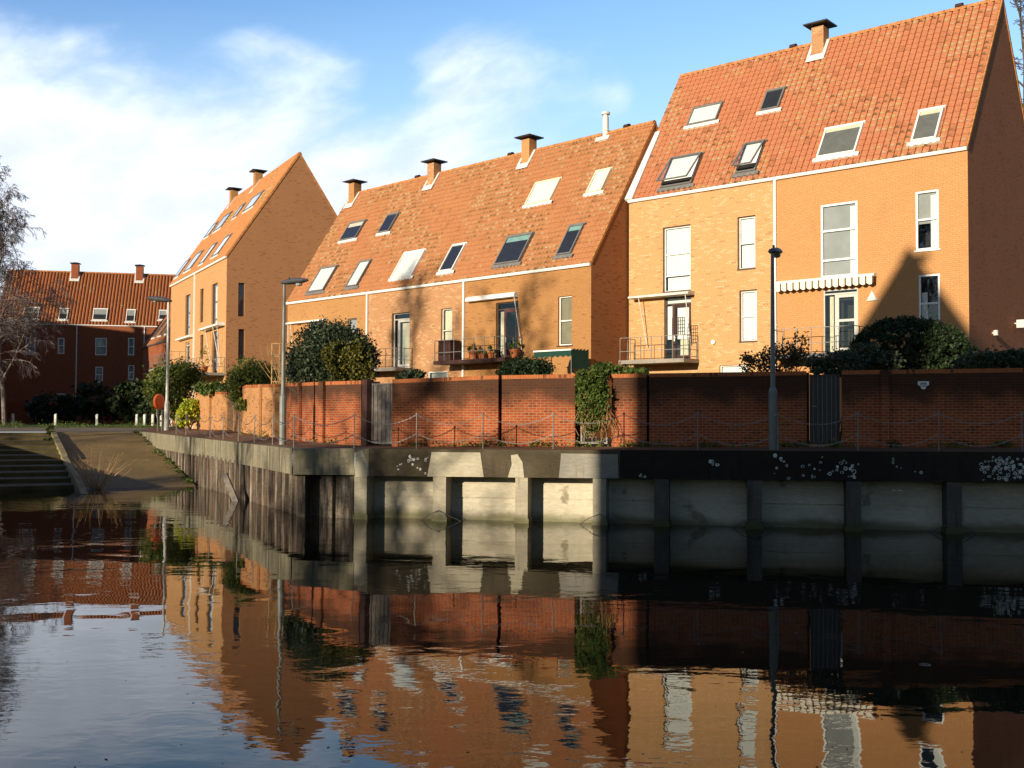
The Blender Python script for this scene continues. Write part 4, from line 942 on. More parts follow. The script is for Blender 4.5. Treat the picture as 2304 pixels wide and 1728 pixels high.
# steps beside it
mb = MB(); n = 11; L = (K0-K1).length*1.12
for k in range(n+3):
    z1 = ZS-.18*k; z0 = z1-.18; ya = 17.6*k/n; yb = 17.6*(k+1)/n
    A, B = K1+dS*ya, B1+dS*ya; Cc, D = K1+dS*yb, B1+dS*yb
    mb.face([(*A.xy, z1-.02), (*B.xy, z1-.02), (*D.xy, z1-.04), (*Cc.xy, z1-.04)]); mb.face([(*Cc.xy, z1-.04), (*D.xy, z1-.04), (*D.xy, z0-.02), (*Cc.xy, z0-.02)])
o = mb.build('river_steps', M['step']); tag(o, 'broad mossy stone steps going down into the river beside the slipway', 'steps')
# kerb wall between steps and slip
mb = MB(); kb = nS*.12; ke = K0+dS*3.2
prof = [(K1-dS*.3, 2.14), (K1+dS*2, 1.98), (K1+dS*10, 1.12), (K1+dS*10.3, 1.0), (K0, .42), (ke, .02)]
for i in range(len(prof)-1):
    (p, z), (q, w_) = prof[i], prof[i+1]
    for s_ in (-1, 1):
        a, b = p+kb*s_, q+kb*s_; mb.face([(a.x, a.y, z-1.3), (b.x, b.y, w_-1.3), (b.x, b.y, w_), (a.x, a.y, z)])
    a, b, c_, d_ = p-kb, p+kb, q+kb, q-kb; mb.face([(*a.xy, z), (*b.xy, z), (*c_.xy, w_), (*d_.xy, w_)])
p, z = prof[-1]; a, b = p-kb, p+kb; mb.face([(*a.xy, -1.3), (*b.xy, -1.3), (*b.xy, z), (*a.xy, z)])
o = mb.build('kerb_wall', concrete('mossy kerb concrete', (.22, .18, .085), (.33, .27, .14), .5, acol=(.06, .06, .02), tide=False)); tag(o, 'low concrete kerb wall sloping down between the steps and the slipway', 'kerb wall')
leaves_pos = [((K1.x, K1.y, 2.15), (.3, .3, .14)), (((K1+dS*1.5).x-.2, (K1+dS*1.5).y, 1.85), (.2, .5, .25)), (((K1+dS*4).x-.2, (K1+dS*4).y, 1.4), (.15, .6, .3))]
o = leaves('ivy', leaves_pos, 500, .11, M['leaf_ivy'], None, 77); tag(o, 'small clump of ivy on top of the kerb wall beside the steps', 'ivy')
# bare sapling at the waterline
sp_ = K0+dS*.3+nS*.7; root = thing('bare_sapling', 'bare twiggy orange brown sapling growing at the water\'s edge by the kerb wall', 'sapling', (sp_.x, sp_.y, -.1))
mb = MB(); r_ = random.Random(4); stems(mb, (0, 0, 0), 46, 1.75, 1.15, .012, r_, 4, 3); mb.build('twig', M['twig'], root)

# ---------------------------------------------------------------- quay walls
qw = thing('sheet_pile_wall', 'rusty corrugated sheet pile wall with mossy concrete capping, running to the slipway', 'quay wall', (Q0.x, Q0.y, 0))
def rel(p, b): return (p[0]-b.x, p[1]-b.y, p[2])
mb = MB(); L1 = (E1-Q0); Ln = L1.length; u = L1.normalized(); v = Vector((-u.y, u.x, 0)); v = v if v.dot(Vector((-1, -1, 0))) > 0 else -v    # v points to the water
per = .82; x = 0.0; zig = []
while x < Ln-1:
    zig += [(x, 0), (x+.30, 0), (x+.41, -.26), (x+.71, -.26)]; x += per
for (a, ya), (b, yb) in zip(zig[:-1], zig[1:]):
    A = u*a+v*ya; B = u*b+v*yb; mb.face([(A.x, A.y, -2.2), (B.x, B.y, -2.2), (B.x, B.y, 1.3), (A.x, A.y, 1.3)], 0 if ya == yb == 0 else 1, [(a*.8+ya*2, -2.2), (b*.8+yb*2, -2.2), (b*.8+yb*2, 1.3), (a*.8+ya*2, 1.3)])
mb.build('sheet_piling', [M['pile'], M['pile_dark']], qw)
# capping beam that follows the edge
mb = MB(); ed = [Vector((p.x-Q0.x, p.y-Q0.y, p.z)) for p in edge[:6]]
for i in range(len(ed)-1):
    a, b = ed[i], ed[i+1]; d = (b-a); nn = Vector((d.y, -d.x, 0)).normalized()
    if nn.dot(Vector((-1, -1, 0))) < 0: nn = -nn
    o_ = nn*.06; za, zb_ = a.z+.015, b.z+.015; hb = .74
    A, B = a+o_, b+o_; L_ = d.length
    mb.face([(A.x, A.y, za-hb), (B.x, B.y, zb_-hb), (B.x, B.y, zb_), (A.x, A.y, za)], 0, [(i*7, 0), (i*7+L_, 0), (i*7+L_, hb), (i*7, hb)])
    Ai, Bi = a-nn*.5, b-nn*.5; mb.face([(A.x, A.y, za), (B.x, B.y, zb_), (Bi.x, Bi.y, zb_), (Ai.x, Ai.y, za)]); mb.face([(Ai.x, Ai.y, za-hb), (Bi.x, Bi.y, zb_-hb), (B.x, B.y, zb_-hb), (A.x, A.y, za-hb)])
mb.build('capping_beam', M['conc_beam'], qw)
mb = MB(); fr = [Vector((0, 0, 0)), Vector(((Q1-Q0).x, (Q1-Q0).y, 0))]; d = (fr[1]-fr[0]); Lc = d.length; d.normalize(); nn = Vector((d.y, -d.x, 0))
for (t0, t1, dep) in ((0, .18, .0), (.18, .62, .55), (.62, 1.02, .12), (1.02, 1.14, .35), (1.14, Lc-.02, .12)):
    a, b = d*t0-nn*dep, d*t1-nn*dep; mb.face([(a.x, a.y, -2), (b.x, b.y, -2), (b.x, b.y, 1.3), (a.x, a.y, 1.3)])
    for q in (a, b): mb.face([(q.x, q.y, -2), (q.x-nn.x*-.0-nn.x*.6, q.y-nn.y*.6, -2), (q.x-nn.x*.6, q.y-nn.y*.6, 1.3), (q.x, q.y, 1.3)])
mb.build('steel_panel', M['pile'], qw)
pk = ground(648, 1157, 0); o = MB(); o.box(-.11, .11, -.03, .03, 0, 1.15)
pl = o.build('timber_plank', M['timber']); P = Q0+u*6.3+v*.35; pl.location = (P.x, P.y, -.15); pl.rotation_euler = (rad(8), rad(-22), -.4); tag(pl, 'pale timber plank leaning in the water against the sheet piling', 'plank')

# concrete quay wall to the right: local x along the quay, y into the land
cw = thing('concrete_quay_wall', 'concrete quay wall with piers, pale panels and a blackened coping beam', 'quay wall', (Q1.x, Q1.y, 0), math.atan2(qa.y, qa.x))
def ql(px, py, z): P = ground(px, py, z)-Q1; return P.dot(qa)
def qx(px): # along-quay coordinate of a picture column on the front plane
    P = onplane(px, 1090, Q1, qn)-Q1; return P.dot(qa)
def qxz(px, py): P = onplane(px, py, Q1-qn*.02, qn); return (P-Q1).dot(qa), P.z
Lq = 24.0; zc = 1.97
def ctop(x): return 1.955+.0055*x
mb = MB(); xs_ = [0, qx(1395), Lq]
def beam(x0, x1, mi):
    h = .75; z0, z1 = ctop(x0), ctop(x1)
    mb.face([(x0,-.05,z0-h),(x1,-.05,z1-h),(x1,-.05,z1),(x0,-.05,z0)], mi); mb.face([(x0,-.05,z0),(x1,-.05,z1),(x1,.45,z1+.01),(x0,.45,z0+.01)], mi); mb.face([(x0,.9,z0-h),(x1,.9,z1-h),(x1,-.05,z1-h),(x0,-.05,z0-h)], mi)
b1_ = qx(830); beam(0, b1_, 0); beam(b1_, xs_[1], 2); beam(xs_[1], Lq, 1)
def ring(x, z, r, w_, rr):
    n = 9; e = rr.uniform(.8, 1.25)
    for k in range(n):
        if rr.random() < .12: continue
        a, b = 2*PI*k/n, 2*PI*(k+1)/n
        mb.face([(x+r*math.cos(a), -.054, z+r*e*math.sin(a)), (x+r*math.cos(b), -.054, z+r*e*math.sin(b)), (x+(r-w_)*math.cos(b), -.054, z+(r-w_)*e*math.sin(b)), (x+(r-w_)*math.cos(a), -.054, z+(r-w_)*e*math.sin(a))], 3)
rr = random.Random(5)
def scatter(px0, px1, py0, py1, n, rmin=.02, rmax=.055):
    for _ in range(n):
        x, z = qxz(rr.uniform(px0, px1), rr.uniform(py0, py1)); r = rr.uniform(rmin, rmax); ring(x, z, r, r*rr.choice((.35, .5, 1.0)), rr)
scatter(915, 965, 1025, 1066, 16, .015, .04); scatter(850, 905, 1028, 1060, 4, .015, .035); scatter(1590, 1625, 1030, 1048, 5); scatter(1735, 1775, 1018, 1076, 7); scatter(1805, 1862, 1028, 1075, 11)
scatter(1862, 1932, 1034, 1076, 22); scatter(2000, 2160, 1030, 1080, 7, .015, .04); scatter(2205, 2304, 1028, 1080, 85, .018, .05); scatter(1440, 1470, 1060, 1075, 2)
mb.build('coping_beam', [M['conc_beam'], M['conc_black'], concrete('dirty beam concrete', (.055, .043, .025), (.10, .08, .05), .55, acol=(.035, .027, .014)), M['lichen']], cw)
def patch(pts, off=-.056):
    p = MB(); q = [qxz(*a) for a in pts]; p.face([(x, off, z) for x, z in q]); return p
patch([(962, 1072), (1089, 1073), (1081, 1018), (972, 1017)]).build('repair_patch', M['patch'], cw)
patch([(1258, 1075), (1392, 1076), (1390, 1022), (1263, 1020)]).build('repair_patch', concrete('grey concrete repair', (.23, .215, .18), (.33, .30, .24), .35), cw)
patch([(1143, 1074), (1180, 1075), (1176, 1040), (1165, 1022), (1150, 1024), (1152, 1045)]).build('repair_patch', M['patch'], cw)
patch([(800, 1074), (826, 1074), (829, 1045), (815, 1012), (800, 1018)]).build('repair_patch', M['patch'], cw)
piers = [(798, 826), (975, 1004), (1160, 1188), (1334, 1364), (1472, 1505), (1681, 1714), (1904, 1937), (2130, 2164)]
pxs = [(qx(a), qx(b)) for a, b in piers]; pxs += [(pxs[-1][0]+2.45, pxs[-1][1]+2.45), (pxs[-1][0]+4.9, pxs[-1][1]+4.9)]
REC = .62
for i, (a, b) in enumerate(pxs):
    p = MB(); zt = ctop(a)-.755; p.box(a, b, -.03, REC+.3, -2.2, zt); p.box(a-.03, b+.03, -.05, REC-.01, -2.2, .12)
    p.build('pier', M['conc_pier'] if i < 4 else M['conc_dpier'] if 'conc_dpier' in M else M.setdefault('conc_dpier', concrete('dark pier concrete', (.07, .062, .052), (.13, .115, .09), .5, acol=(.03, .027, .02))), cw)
    if i+1 < len(pxs):
        x0, x1 = b-.01, pxs[i+1][0]+.01; q = MB(); zt = 1.45; zs_ = [-2.2, .62, .615, .60, 1.02, 1.015, 1.0, zt]
        q.face([(x0,REC,-2.2),(x1,REC,-2.2),(x1,REC,.60),(x0,REC,.60)]); q.face([(x0,REC+.02,.60),(x1,REC+.02,.60),(x1,REC+.02,.625),(x0,REC+.02,.625)])
        q.face([(x0,REC-.015*(i % 2),.625),(x1,REC-.015*(i % 2),.625),(x1,REC-.015*(i % 2),1.02),(x0,REC-.015*(i % 2),1.02)]); q.face([(x0,REC+.03,1.02),(x1,REC+.03,1.02),(x1,REC+.03,1.6),(x0,REC+.03,1.6)])
        q.build('panel', M['panel'], cw)
for i in (1, 3, 5, 7):                       # slack chains draped over the pier feet
    a, b = pxs[i]; m_ = (a+b)/2; ch = MB()
    pts = [(a-.45, .2, -.05), (a-.1, -.02, .18), (m_, -.08, .30), (b+.12, -.02, .14), (b+.5, .2, -.06)]
    ch.tube(pts, .010, 5); o = ch.build('mooring_chain', M['darksteel']); o.location = cw.location; o.rotation_euler = cw.rotation_euler
    tag(o, ('thin chain draped over the foot of the second pier', '', 'thin chain hung on the sunless fourth pier', '', 'thin chain on the dark pier left of the lamp post', '', 'thin chain over the lichen spotted dark pier nearest the right edge')[i-1], 'chain', 'chains on the quay piers')

# ---------------------------------------------------------------- garden walls, gates
def wall_seg(px0, px1, label, th=.23, extra=0, buttress=(), bm='brick_wall', ext=None):
    """brick wall between two picture columns, following the wall line"""
    cols = [px0]+[w[0] for w in WL if px0 < w[0] < px1]+[px1]; pts = [wl(c) for c in cols]
    b = pts[0][0]; root = thing('garden_wall', label, 'garden wall', (b.x, b.y, b.z)); mb = MB(); cp = MB(); run = 0
    for (p, zt), (q, zu) in zip(pts[:-1], pts[1:]):
        zt, zu = zt+extra, zu+extra
        d = Vector((q.x-p.x, q.y-p.y, 0)); Ls = d.length; d.normalize(); n = Vector((-d.y, d.x, 0)); n = n if n.y > 0 else -n
        P, Q = p-b, q-b; t = n*th; hc = .115; zt_, zu_ = zt-b.z-hc, zu-b.z-hc; lo = -.3
        uv = lambda a, z: (a, z)
        mb.face([(P.x,P.y,lo),(Q.x,Q.y,lo),(Q.x,Q.y,zu_),(P.x,P.y,zt_)], 0, [(run, lo), (run+Ls, lo), (run+Ls, zu_), (run, zt_)])
        mb.face([((Q+t).x,(Q+t).y,lo),((P+t).x,(P+t).y,lo),((P+t).x,(P+t).y,zt_),((Q+t).x,(Q+t).y,zu_)], 0, [(run+Ls, lo), (run, lo), (run, zt_), (run+Ls, zu_)])
        f, k = n*-.012, n*(th+.012)
        A = [P+f, Q+f, Q+k, P+k]; zl = [zt_, zu_, zu_, zt_]
        cp.face([(A[0].x,A[0].y,zl[0]),(A[1].x,A[1].y,zl[1]),(A[1].x,A[1].y,zl[1]+hc),(A[0].x,A[0].y,zl[0]+hc)], 0, [(run, 0), (run+Ls, 0), (run+Ls, hc), (run, hc)])
        cp.face([(A[3].x,A[3].y,zl[3]+hc),(A[0].x,A[0].y,zl[0]+hc),(A[1].x,A[1].y,zl[1]+hc),(A[2].x,A[2].y,zl[2]+hc)], 0, [(run, .2), (run, 0), (run+Ls, 0), (run+Ls, .2)])
        cp.face([(A[2].x,A[2].y,zl[2]),(A[3].x,A[3].y,zl[3]),(A[3].x,A[3].y,zl[3]+hc),(A[2].x,A[2].y,zl[2]+hc)])
        run += Ls
        for e, z, zz in ((P, zt_, 0), (Q, zu_, 1)):
            mb.face([(e.x,e.y,lo),((e+t).x,(e+t).y,lo),((e+t).x,(e+t).y,z),(e.x,e.y,z)], 0, [(0, lo), (th, lo), (th, z), (0, z)])
            cp.face([((e+f).x,(e+f).y,z),((e+k).x,(e+k).y,z),((e+k).x,(e+k).y,z+hc),((e+f).x,(e+f).y,z+hc)])
    mb.build('brickwork', M[bm], root); cp.build('coping', M['brick_cope'], root)
    if ext:                                   # set-back strip closing the slot, its dark colour stands for the slot's shade
        p, zt = wl(px1-3); q, zu = wl(ext); p, q = p-b, q-b; d = Vector((q.x-p.x, q.y-p.y, 0)); Ls = d.length; d.normalize(); n = Vector((-d.y, d.x, 0)); n = n if n.y > 0 else -n
        z = min(zt, zu)+extra-b.z-.03; A, B = p+n*.245, q+n*.245; C2, D2 = B+n*.2, A+n*.2; rp = MB()
        for e0, e1 in ((A, B), (B, C2), (C2, D2), (D2, A)): rp.face([(e0.x,e0.y,-.3),(e1.x,e1.y,-.3),(e1.x,e1.y,z),(e0.x,e0.y,z)])
        rp.face([(e.x, e.y, z) for e in (A, B, C2, D2)]); rp.build('slot_shade', M['darkwood'], root)
    for bx in buttress:
        p, zt = wl(bx); q, _ = wl(bx+8); d = (q-p); d.z = 0; d.normalize(); n = Vector((-d.y, d.x, 0)); n = n if n.y > 0 else -n
        P = p-b-n*.02; z = zt+extra-b.z+.003; w_ = .11
        bb = MB(); pp = [P-d*w_-n*.09, P+d*w_-n*.09, P+d*w_, P-d*w_]
        for i in range(3 if False else 4):
            s0, s1 = pp[i], pp[(i+1) % 4]; bb.face([(s0.x,s0.y,-.3),(s1.x,s1.y,-.3),(s1.x,s1.y,z),(s0.x,s0.y,z)])
        bb.face([(s.x, s.y, z) for s in pp]); bb.build('buttress', M[bm], root)
    return root
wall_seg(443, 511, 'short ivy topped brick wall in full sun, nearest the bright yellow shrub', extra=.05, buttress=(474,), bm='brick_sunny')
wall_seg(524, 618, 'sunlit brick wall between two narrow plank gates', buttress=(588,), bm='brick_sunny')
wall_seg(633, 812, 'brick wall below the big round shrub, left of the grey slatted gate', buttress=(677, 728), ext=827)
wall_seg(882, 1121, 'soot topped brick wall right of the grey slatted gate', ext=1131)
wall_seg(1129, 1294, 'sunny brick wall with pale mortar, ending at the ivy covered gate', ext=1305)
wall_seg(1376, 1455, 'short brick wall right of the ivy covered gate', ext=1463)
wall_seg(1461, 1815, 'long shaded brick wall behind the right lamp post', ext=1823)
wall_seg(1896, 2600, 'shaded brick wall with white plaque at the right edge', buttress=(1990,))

def gate(px0, px1, label, kind):
    p, zt = wl(px0); q, zu = wl(px1); d = q-p; d.z = 0; W = d.length; d.normalize(); H = min(zt, zu)-p.z-.08
    n = Vector((-d.y, d.x, 0)); n = n if n.y > 0 else -n
    P = p+n*.16; root = thing('garden_gate', label, 'gate', (P.x, P.y, p.z), math.atan2(d.y, d.x))
    fm = MB(); fm.box(.01, .05, 0, .04, .08, H); fm.box(W-.05, W-.01, 0, .04, .08, H); fm.box(.05, W-.05, .002, .038, H-.05, H-.01); fm.box(.05, W-.05, .002, .038, .08, .12)
    fm.build('gate_frame', M['steel' if kind != 'dark' else 'blackmetal'], root)
    if kind == 'slat':
        gp = MB(); gp.box(-.26, .0, -.175, .06, -.2, H+.12); gp.build('gate_post', M['darkwood'], root)
        k = 5; bd = MB()
        for i in range(k):
            a, b = .06+(W-.12)*i/k, .06+(W-.12)*(i+1)/k-.03; bd.box(a, b, .042, .07, .06, H-.02)
        bd.build('board', M['timber'], root)
    elif kind == 'plank':
        bd = MB()
        for i in range(4):
            a, b = .055+(W-.11)*i/4, .055+(W-.11)*(i+1)/4-.012; bd.box(a, b, .005, .035, .06, H-.06)
        bd.build('board', M['timber'], root)
    else:
        bd = MB(); k = 6
        for i in range(k): x = .05+(W-.10)*(i+.5)/k; bd.tube([(x, .02, .12), (x, .02, H-.05)], .011, 5)
        bd.build('bar', M['steel'], root)
        if kind == 'dark':
            b2 = MB(); b2.box(.04, W-.04, .05, .065, .10, H-.03); b2.build('backing_board', M['blackmetal'], root)
            h = MB(); h.box(.06, .2, -.02, 0, H*.55, H*.55+.03); h.build('latch', M['steel'], root)
    return root
gate(512, 523, 'narrow plank gate at the end of the ivy topped wall', 'plank')
gate(619, 632, 'narrow plank gate partly behind the left lamp post', 'plank')
gate(826, 878, 'grey weathered vertical slat gate in the garden wall', 'slat')
gate(1304, 1366, 'white barred metal gate overgrown with ivy', 'bar')
gate(1822, 1892, 'black barred metal gate in the shaded wall right of the lamp post', 'dark')
# white plaque
p, zt = wl(2078); q, _ = wl(2100); d = (q-p); d.z = 0; d.normalize(); n = Vector((d.y, -d.x, 0)); n = n if n.y < 0 else -n
P = p+n*.02; root = thing('wall_plaque', 'small white shield shaped plaque on the shaded brick wall', 'plaque', (P.x, P.y, zt-.42), math.atan2(d.y, d.x))
mb = MB(); sh = [(-.14, .10), (.14, .10), (.14, 0), (.06, -.04), (.06, -.09), (0, -.12), (-.06, -.09), (-.06, -.04), (-.14, 0)]
mb.face([(a, -.012, b) for a, b in sh][::-1])
for i in range(len(sh)):
    a, b = sh[i], sh[(i+1) % len(sh)]; mb.face([(a[0],-.012,a[1]),(b[0],-.012,b[1]),(b[0],.018,b[1]),(a[0],.018,a[1])])
mb.build('plate', M['white'], root)
mb = MB(); mb.box(-.08, .08, -.016, -.013, .035, .06); mb.box(-.10, .09, -.016, -.013, -.01, .012); mb.box(-.04, .05, -.016, -.013, -.045, -.03); mb.build('lettering', M['blackmetal'], root)

# ---------------------------------------------------------------- chain fence on the quay
fp = []
ed2 = edge
def edge_at(px):
    for a, b in zip(edge[:-1], edge[1:]):
        d = b-a; N = Vector((-d.y, d.x, 0)).normalized(); back = N if N.dot(Vector((1, 1, 0))) > 0 else -N
        P = onplane(px, 940, a+back*.30, N); t = (P-a).dot(d)/d.length_squared
        if -.02 <= t <= 1.02 and P.y > 0: return Vector((P.x, P.y, a.z+d.z*t))
    return None
posts_px = [397, 419, 447.7, 473.5, 502.8, 537, 573, 614, 661.6, 797.5, 937.5, 1087, 1245, 1404, 1570, 1750, 1930, 2112]
fpos = [edge_at(p) for p in posts_px]; fpos = [p for p in fpos if p is not None]; fpos += [fpos[-1]+(fpos[-1]-fpos[-2])*k for k in (1.0, 2.0)]
b = fpos[0]; cf = thing('chain_fence', 'thin steel post and double chain fence along the quay edge', 'chain fence', tuple(b))
for p in fpos:
    q = p-b; mb = MB(); mb.tube([(q.x, q.y, q.z-.05), (q.x, q.y, q.z+.97)], .016, 7); mb.tube([(q.x, q.y, q.z+.94), (q.x, q.y, q.z+1.0)], .027, 7); mb.tube([(q.x, q.y, q.z+.40), (q.x, q.y, q.z+.44)], .026, 7); mb.build('post', M['steel'], cf)
rc_ = random.Random(3)
for p, q in zip(fpos[:-1], fpos[1:]):
    for lev in (.95, .42):
        sag = rc_.uniform(.23, .30); mb = MB(); a, c_ = p-b+Vector((0, 0, lev)), q-b+Vector((0, 0, lev)); n = 26; L_ = (c_-a).length
        pts = []
        for k in range(n+1):
            t = k/n; v_ = a+(c_-a)*t; v_.z -= sag*4*t*(1-t); pts.append(v_)
        nl = max(20, int(L_/.055)); w_ = (c_-a).normalized(); side = Vector((-w_.y, w_.x, 0))
        for k in range(nl):                  # links: alternately flat and upright short bars
            t0, t1 = k/nl, (k+1.15)/nl
            P0 = a+(c_-a)*t0; P0.z -= sag*4*t0*(1-t0); P1 = a+(c_-a)*min(1, t1); P1.z -= sag*4*min(1, t1)*(1-min(1, t1))
            o_ = (Vector((0, 0, .011)) if k % 2 else side*.011); 
            mb.tube([P0+o_, P1+o_], .0065, 3, cap=False); mb.tube([P0-o_, P1-o_], .0065, 3, cap=False)
        mb.build('chain', M['steel'], cf)

# ---------------------------------------------------------------- lamp posts
def lamp(px, py_base, z, py_top, label, post='lamp_post', aim=(1, 0), hs=1.0, Y=None):
    P = ground(px, py_base, z) if Y is None else Vector(((px-1152)/FPX*Y, Y, z)); top_ = onplane(px, py_top, P, Vector((0, 1, 0))); H = top_.z-z
    root = thing('street_lamp', label, 'street lamp', (P.x, P.y, z), math.atan2(aim[1], aim[0]), 'street lamps along the quay')
    mb = MB(); k = 1.0 if H < 6 else 1.25
    mb.lathe([(.115*k, -.05), (.115*k, 1.55), (.10*k, 1.60), (.068*k, 1.66), (.058*k, H*.6), (.045*k, H)], n=12); mb.build('post', M[post], root, smooth=False)
    if post == 'pole_white': pass
    hb = MB(); s = hs; prof = [(-.12, .05, .03), (-.05, .10, .07), (.12, .15, .10), (.38, .17, .115), (.62, .14, .09), (.78, .06, .04)]
    n = 10; rings = []
    for x_, w_, h_ in prof:
        r_ = []
        for j in range(n):
            t = 2*PI*j/n; zz = math.sin(t)*h_*(1.0 if math.sin(t) > 0 else .75); r_.append((x_*s, math.cos(t)*w_*s, H+.06+zz*s+x_*.10*s))
        rings.append(r_)
    for a_, b_ in zip(rings[:-1], rings[1:]):
        for j in range(n): hb.face([a_[j], a_[(j+1) % n], b_[(j+1) % n], b_[j]])
    hb.face(rings[0][::-1]); hb.face(rings[-1])
    hd = hb.build('lamp_head', M['darksteel'], root, smooth=True)
    cb_ = MB(); cb_.lathe([(0, .09), (.03, .08), (.035, 0), (0, 0)], (.15*s, 0, H+.16*s), 8); cb_.build('photocell', M['darksteel'], hd)
    gl_ = MB(); gl_.lathe([(.0, -.09), (.09, -.07), (.12, 0), (0, .0)], (.48*s, 0, H+.03), 10); gl_.build('diffuser', M['netting'], hd)
    return root
lamp(635.5, 1003, 1.91, 640, 'grey lamp post with its head pointing right, before the sheet pile wall', aim=(1, -.05))
lamp(1739.5, 1012.5, 2.02, 570, 'tall grey lamp post in front of the shaded garden wall, head turned away', aim=(.45, .9))
lamp(376, 968, 2.06, 679, 'sunlit pale lamp post farthest along the quay, near the lifebuoy', 'pole_white', aim=(-1, -.1), Y=58, hs=1.5)
# lifebuoy
Lb = ground(358, 969.5, 2.02); Lb = Vector(((358-1152)/FPX*57, 57, 2.03)); root = thing('lifebuoy_stand', 'orange lifebuoy housing on a steel post at the top of the slipway', 'lifebuoy', tuple(Lb))
mb = MB(); mb.tube([(-.05, 0, 0), (-.05, 0, 1.25)], .035, 8); mb.tube([(.16, .05, 0), (.16, .05, 1.2)], .035, 8); mb.build('post', M['steel'], root)
mb = MB(); pr = []
n = 18
for yy, k in ((-.10, .72), (-.08, .92), (-.04, 1.0), (.04, 1.0), (.08, .92), (.10, .72)):
    pr.append([(math.cos(2*PI*j/n)*.42*k, yy, 1.62+math.sin(2*PI*j/n)*.42*k) for j in range(n)])
for a_, b_ in zip(pr[:-1], pr[1:]):
    for j in range(n): mb.face([a_[j], a_[(j+1) % n], b_[(j+1) % n], b_[j]])
mb.face(pr[0]); mb.face(pr[-1][::-1])
bo = mb.build('lifebuoy_case', M['orange'], root, smooth=True); bo.rotation_euler = (0, 0, rad(70))
bo2 = MB(); bo2.tube([(-.08, -.05, 1.25), (-.12, -.05, .95), (-.06, -.06, .75)], .015, 5); bo2.build('rope', M['offwhite'], root)
for k, (px, dz) in enumerate(((437/3.95*0+366, 1.3),)): pass
o = MB()
for px in (372, 377): 
    P = Vector(((px-1152)/FPX*56, 56, 2.03)); o.box(P.x-.04, P.x+.04, P.y-.04, P.y+.04, 2.0, 3.15)
o = None
# bollards
mb_ = MB(); mb_.box(-.085, .085, -.085, .085, -.1, .92); mb_.face([(-.085,-.085,.922),(.085,-.085,.922),(.085,.085,.98),(-.085,.085,.98)])
me_b = None
bl = [(30, 92, 'greyish wooden bollard farthest left on the shaded green'), (126, 90, 'wooden bollard on the shaded green below the white framed door'), (219, 90, 'dim wooden bollard on the green before the far terrace'), (308.5, 88, 'half lit wooden bollard left of the two bright white ones'), (326, 86, 'bright white bollard, left one of the sunlit pair'), (344.5, 84, 'bright white bollard just left of the lifebuoy post'), (364, 82, 'white bollard just behind the lifebuoy stand'), (386, 80, 'white bollard between the far lamp post and chain fence')]
src = None
for px, Y, lab in bl:
    x = (px-1152)/FPX*Y
    if src is None: src = mb_.build('bollard', M['offwhite']); o = src
    else: o = src.copy(); C.objects.link(o)
    o.location = (x, Y, 2.1); tag(o, lab, 'bollard', 'bollards round the green')
# dark garden wall and hedge at the foot of the far terrace
P0 = Vector((-62, 108, 2.05)); mb = MB(); mb.box(0, 34, 0, .25, -.1, 2.3); o = mb.build('garden_wall', M['brick_far']); o.location = P0; o.rotation_euler = (0, 0, rad(3)); tag(o, 'shaded dark brick garden wall in front of the far terrace', 'garden wall')
# ---------------------------------------------------------------- planting
def at(px, py, Y): P = onplane(px, py, Vector((0, Y, 0)), Vector((0, 1, 0))); return (P.x, P.y, P.z)
def R_(px, Y): return px*Y/FPX              # photo pixels to metres at distance Y
def bl_(px, py, Y, rx, rz, ry=None): return (at(px, py, Y), (R_(rx, Y), R_(ry or rx, Y), R_(rz, Y)))
shrub('big_shrub', 'large round dark evergreen shrub with golden right side, overhanging the garden wall', 'shrub',
      [bl_(748, 800, 37.3, 86, 72, 60), bl_(692, 828, 37.6, 46, 46, 40), bl_(745, 768, 37.6, 56, 38), bl_(800, 812, 37, 46, 55)], 26000, .07, 'leaf_grey', 101,
      m2=([bl_(792, 812, 36.4, 50, 46, 20), bl_(760, 800, 36.3, 35, 30, 16)], 6000, 'leaf_olive'))
shrub('green_shrub', 'feathery green shrub against the gable end, above the sunlit brick wall', 'shrub', [bl_(568, 850, 48, 46, 34), bl_(540, 868, 47.5, 24, 34), bl_(603, 856, 48, 30, 24)], 9000, .075, 'leaf_mid', 103, shell=.3, jit=.24)
shrub('dark_shrub', 'dark green bushy shrub beside the far lamp post, above the slipway', 'shrub', [bl_(392, 860, 60, 48, 42), bl_(352, 868, 61, 26, 42), bl_(425, 850, 60, 30, 35), bl_(385, 905, 60, 40, 45)], 11000, .10, 'leaf_mid', 105, shell=.3, jit=.22)
shrub('yellow_shrub', 'bright yellow green shrub at the end of the sunlit wall', 'shrub', [bl_(425, 928, 55, 20, 26), bl_(412, 940, 54.5, 14, 20), bl_(438, 912, 55, 10, 18)], 3500, .10, 'leaf_yellow', 107, stem=5)
o = leaves('ivy', [bl_(478, 873, 52, 38, 9, 12), bl_(505, 880, 51, 14, 13), bl_(455, 874, 53, 18, 8)], 1500, .13, M['leaf_ivy'], None, 109); tag(o, 'green ivy spread along the top of the sunlit end wall', 'ivy')
o = leaves('ivy', [bl_(536, 893, 46, 13, 26, 8), bl_(545, 910, 45, 10, 14, 6)], 700, .11, M['leaf_mid'], None, 110); tag(o, 'dark green climber hanging down the wall below the feathery shrub', 'climber')
shrub('round_shrub', 'low rounded dark shrub beside the green garden canopy', 'shrub', [bl_(1183, 838, 33, 56, 30, 45), bl_(1150, 845, 33, 30, 20)], 6500, .06, 'leaf_dark', 111, stem=4)
Yi = 29.7
gi = [bl_(1332, 862, Yi, 32, 34, 14), bl_(1322, 905, Yi, 24, 38, 10), bl_(1350, 880, Yi, 22, 36, 12), bl_(1318, 850, Yi, 20, 20, 12), bl_(1326, 945, Yi, 22, 34, 7), bl_(1348, 930, Yi, 18, 40, 7)]
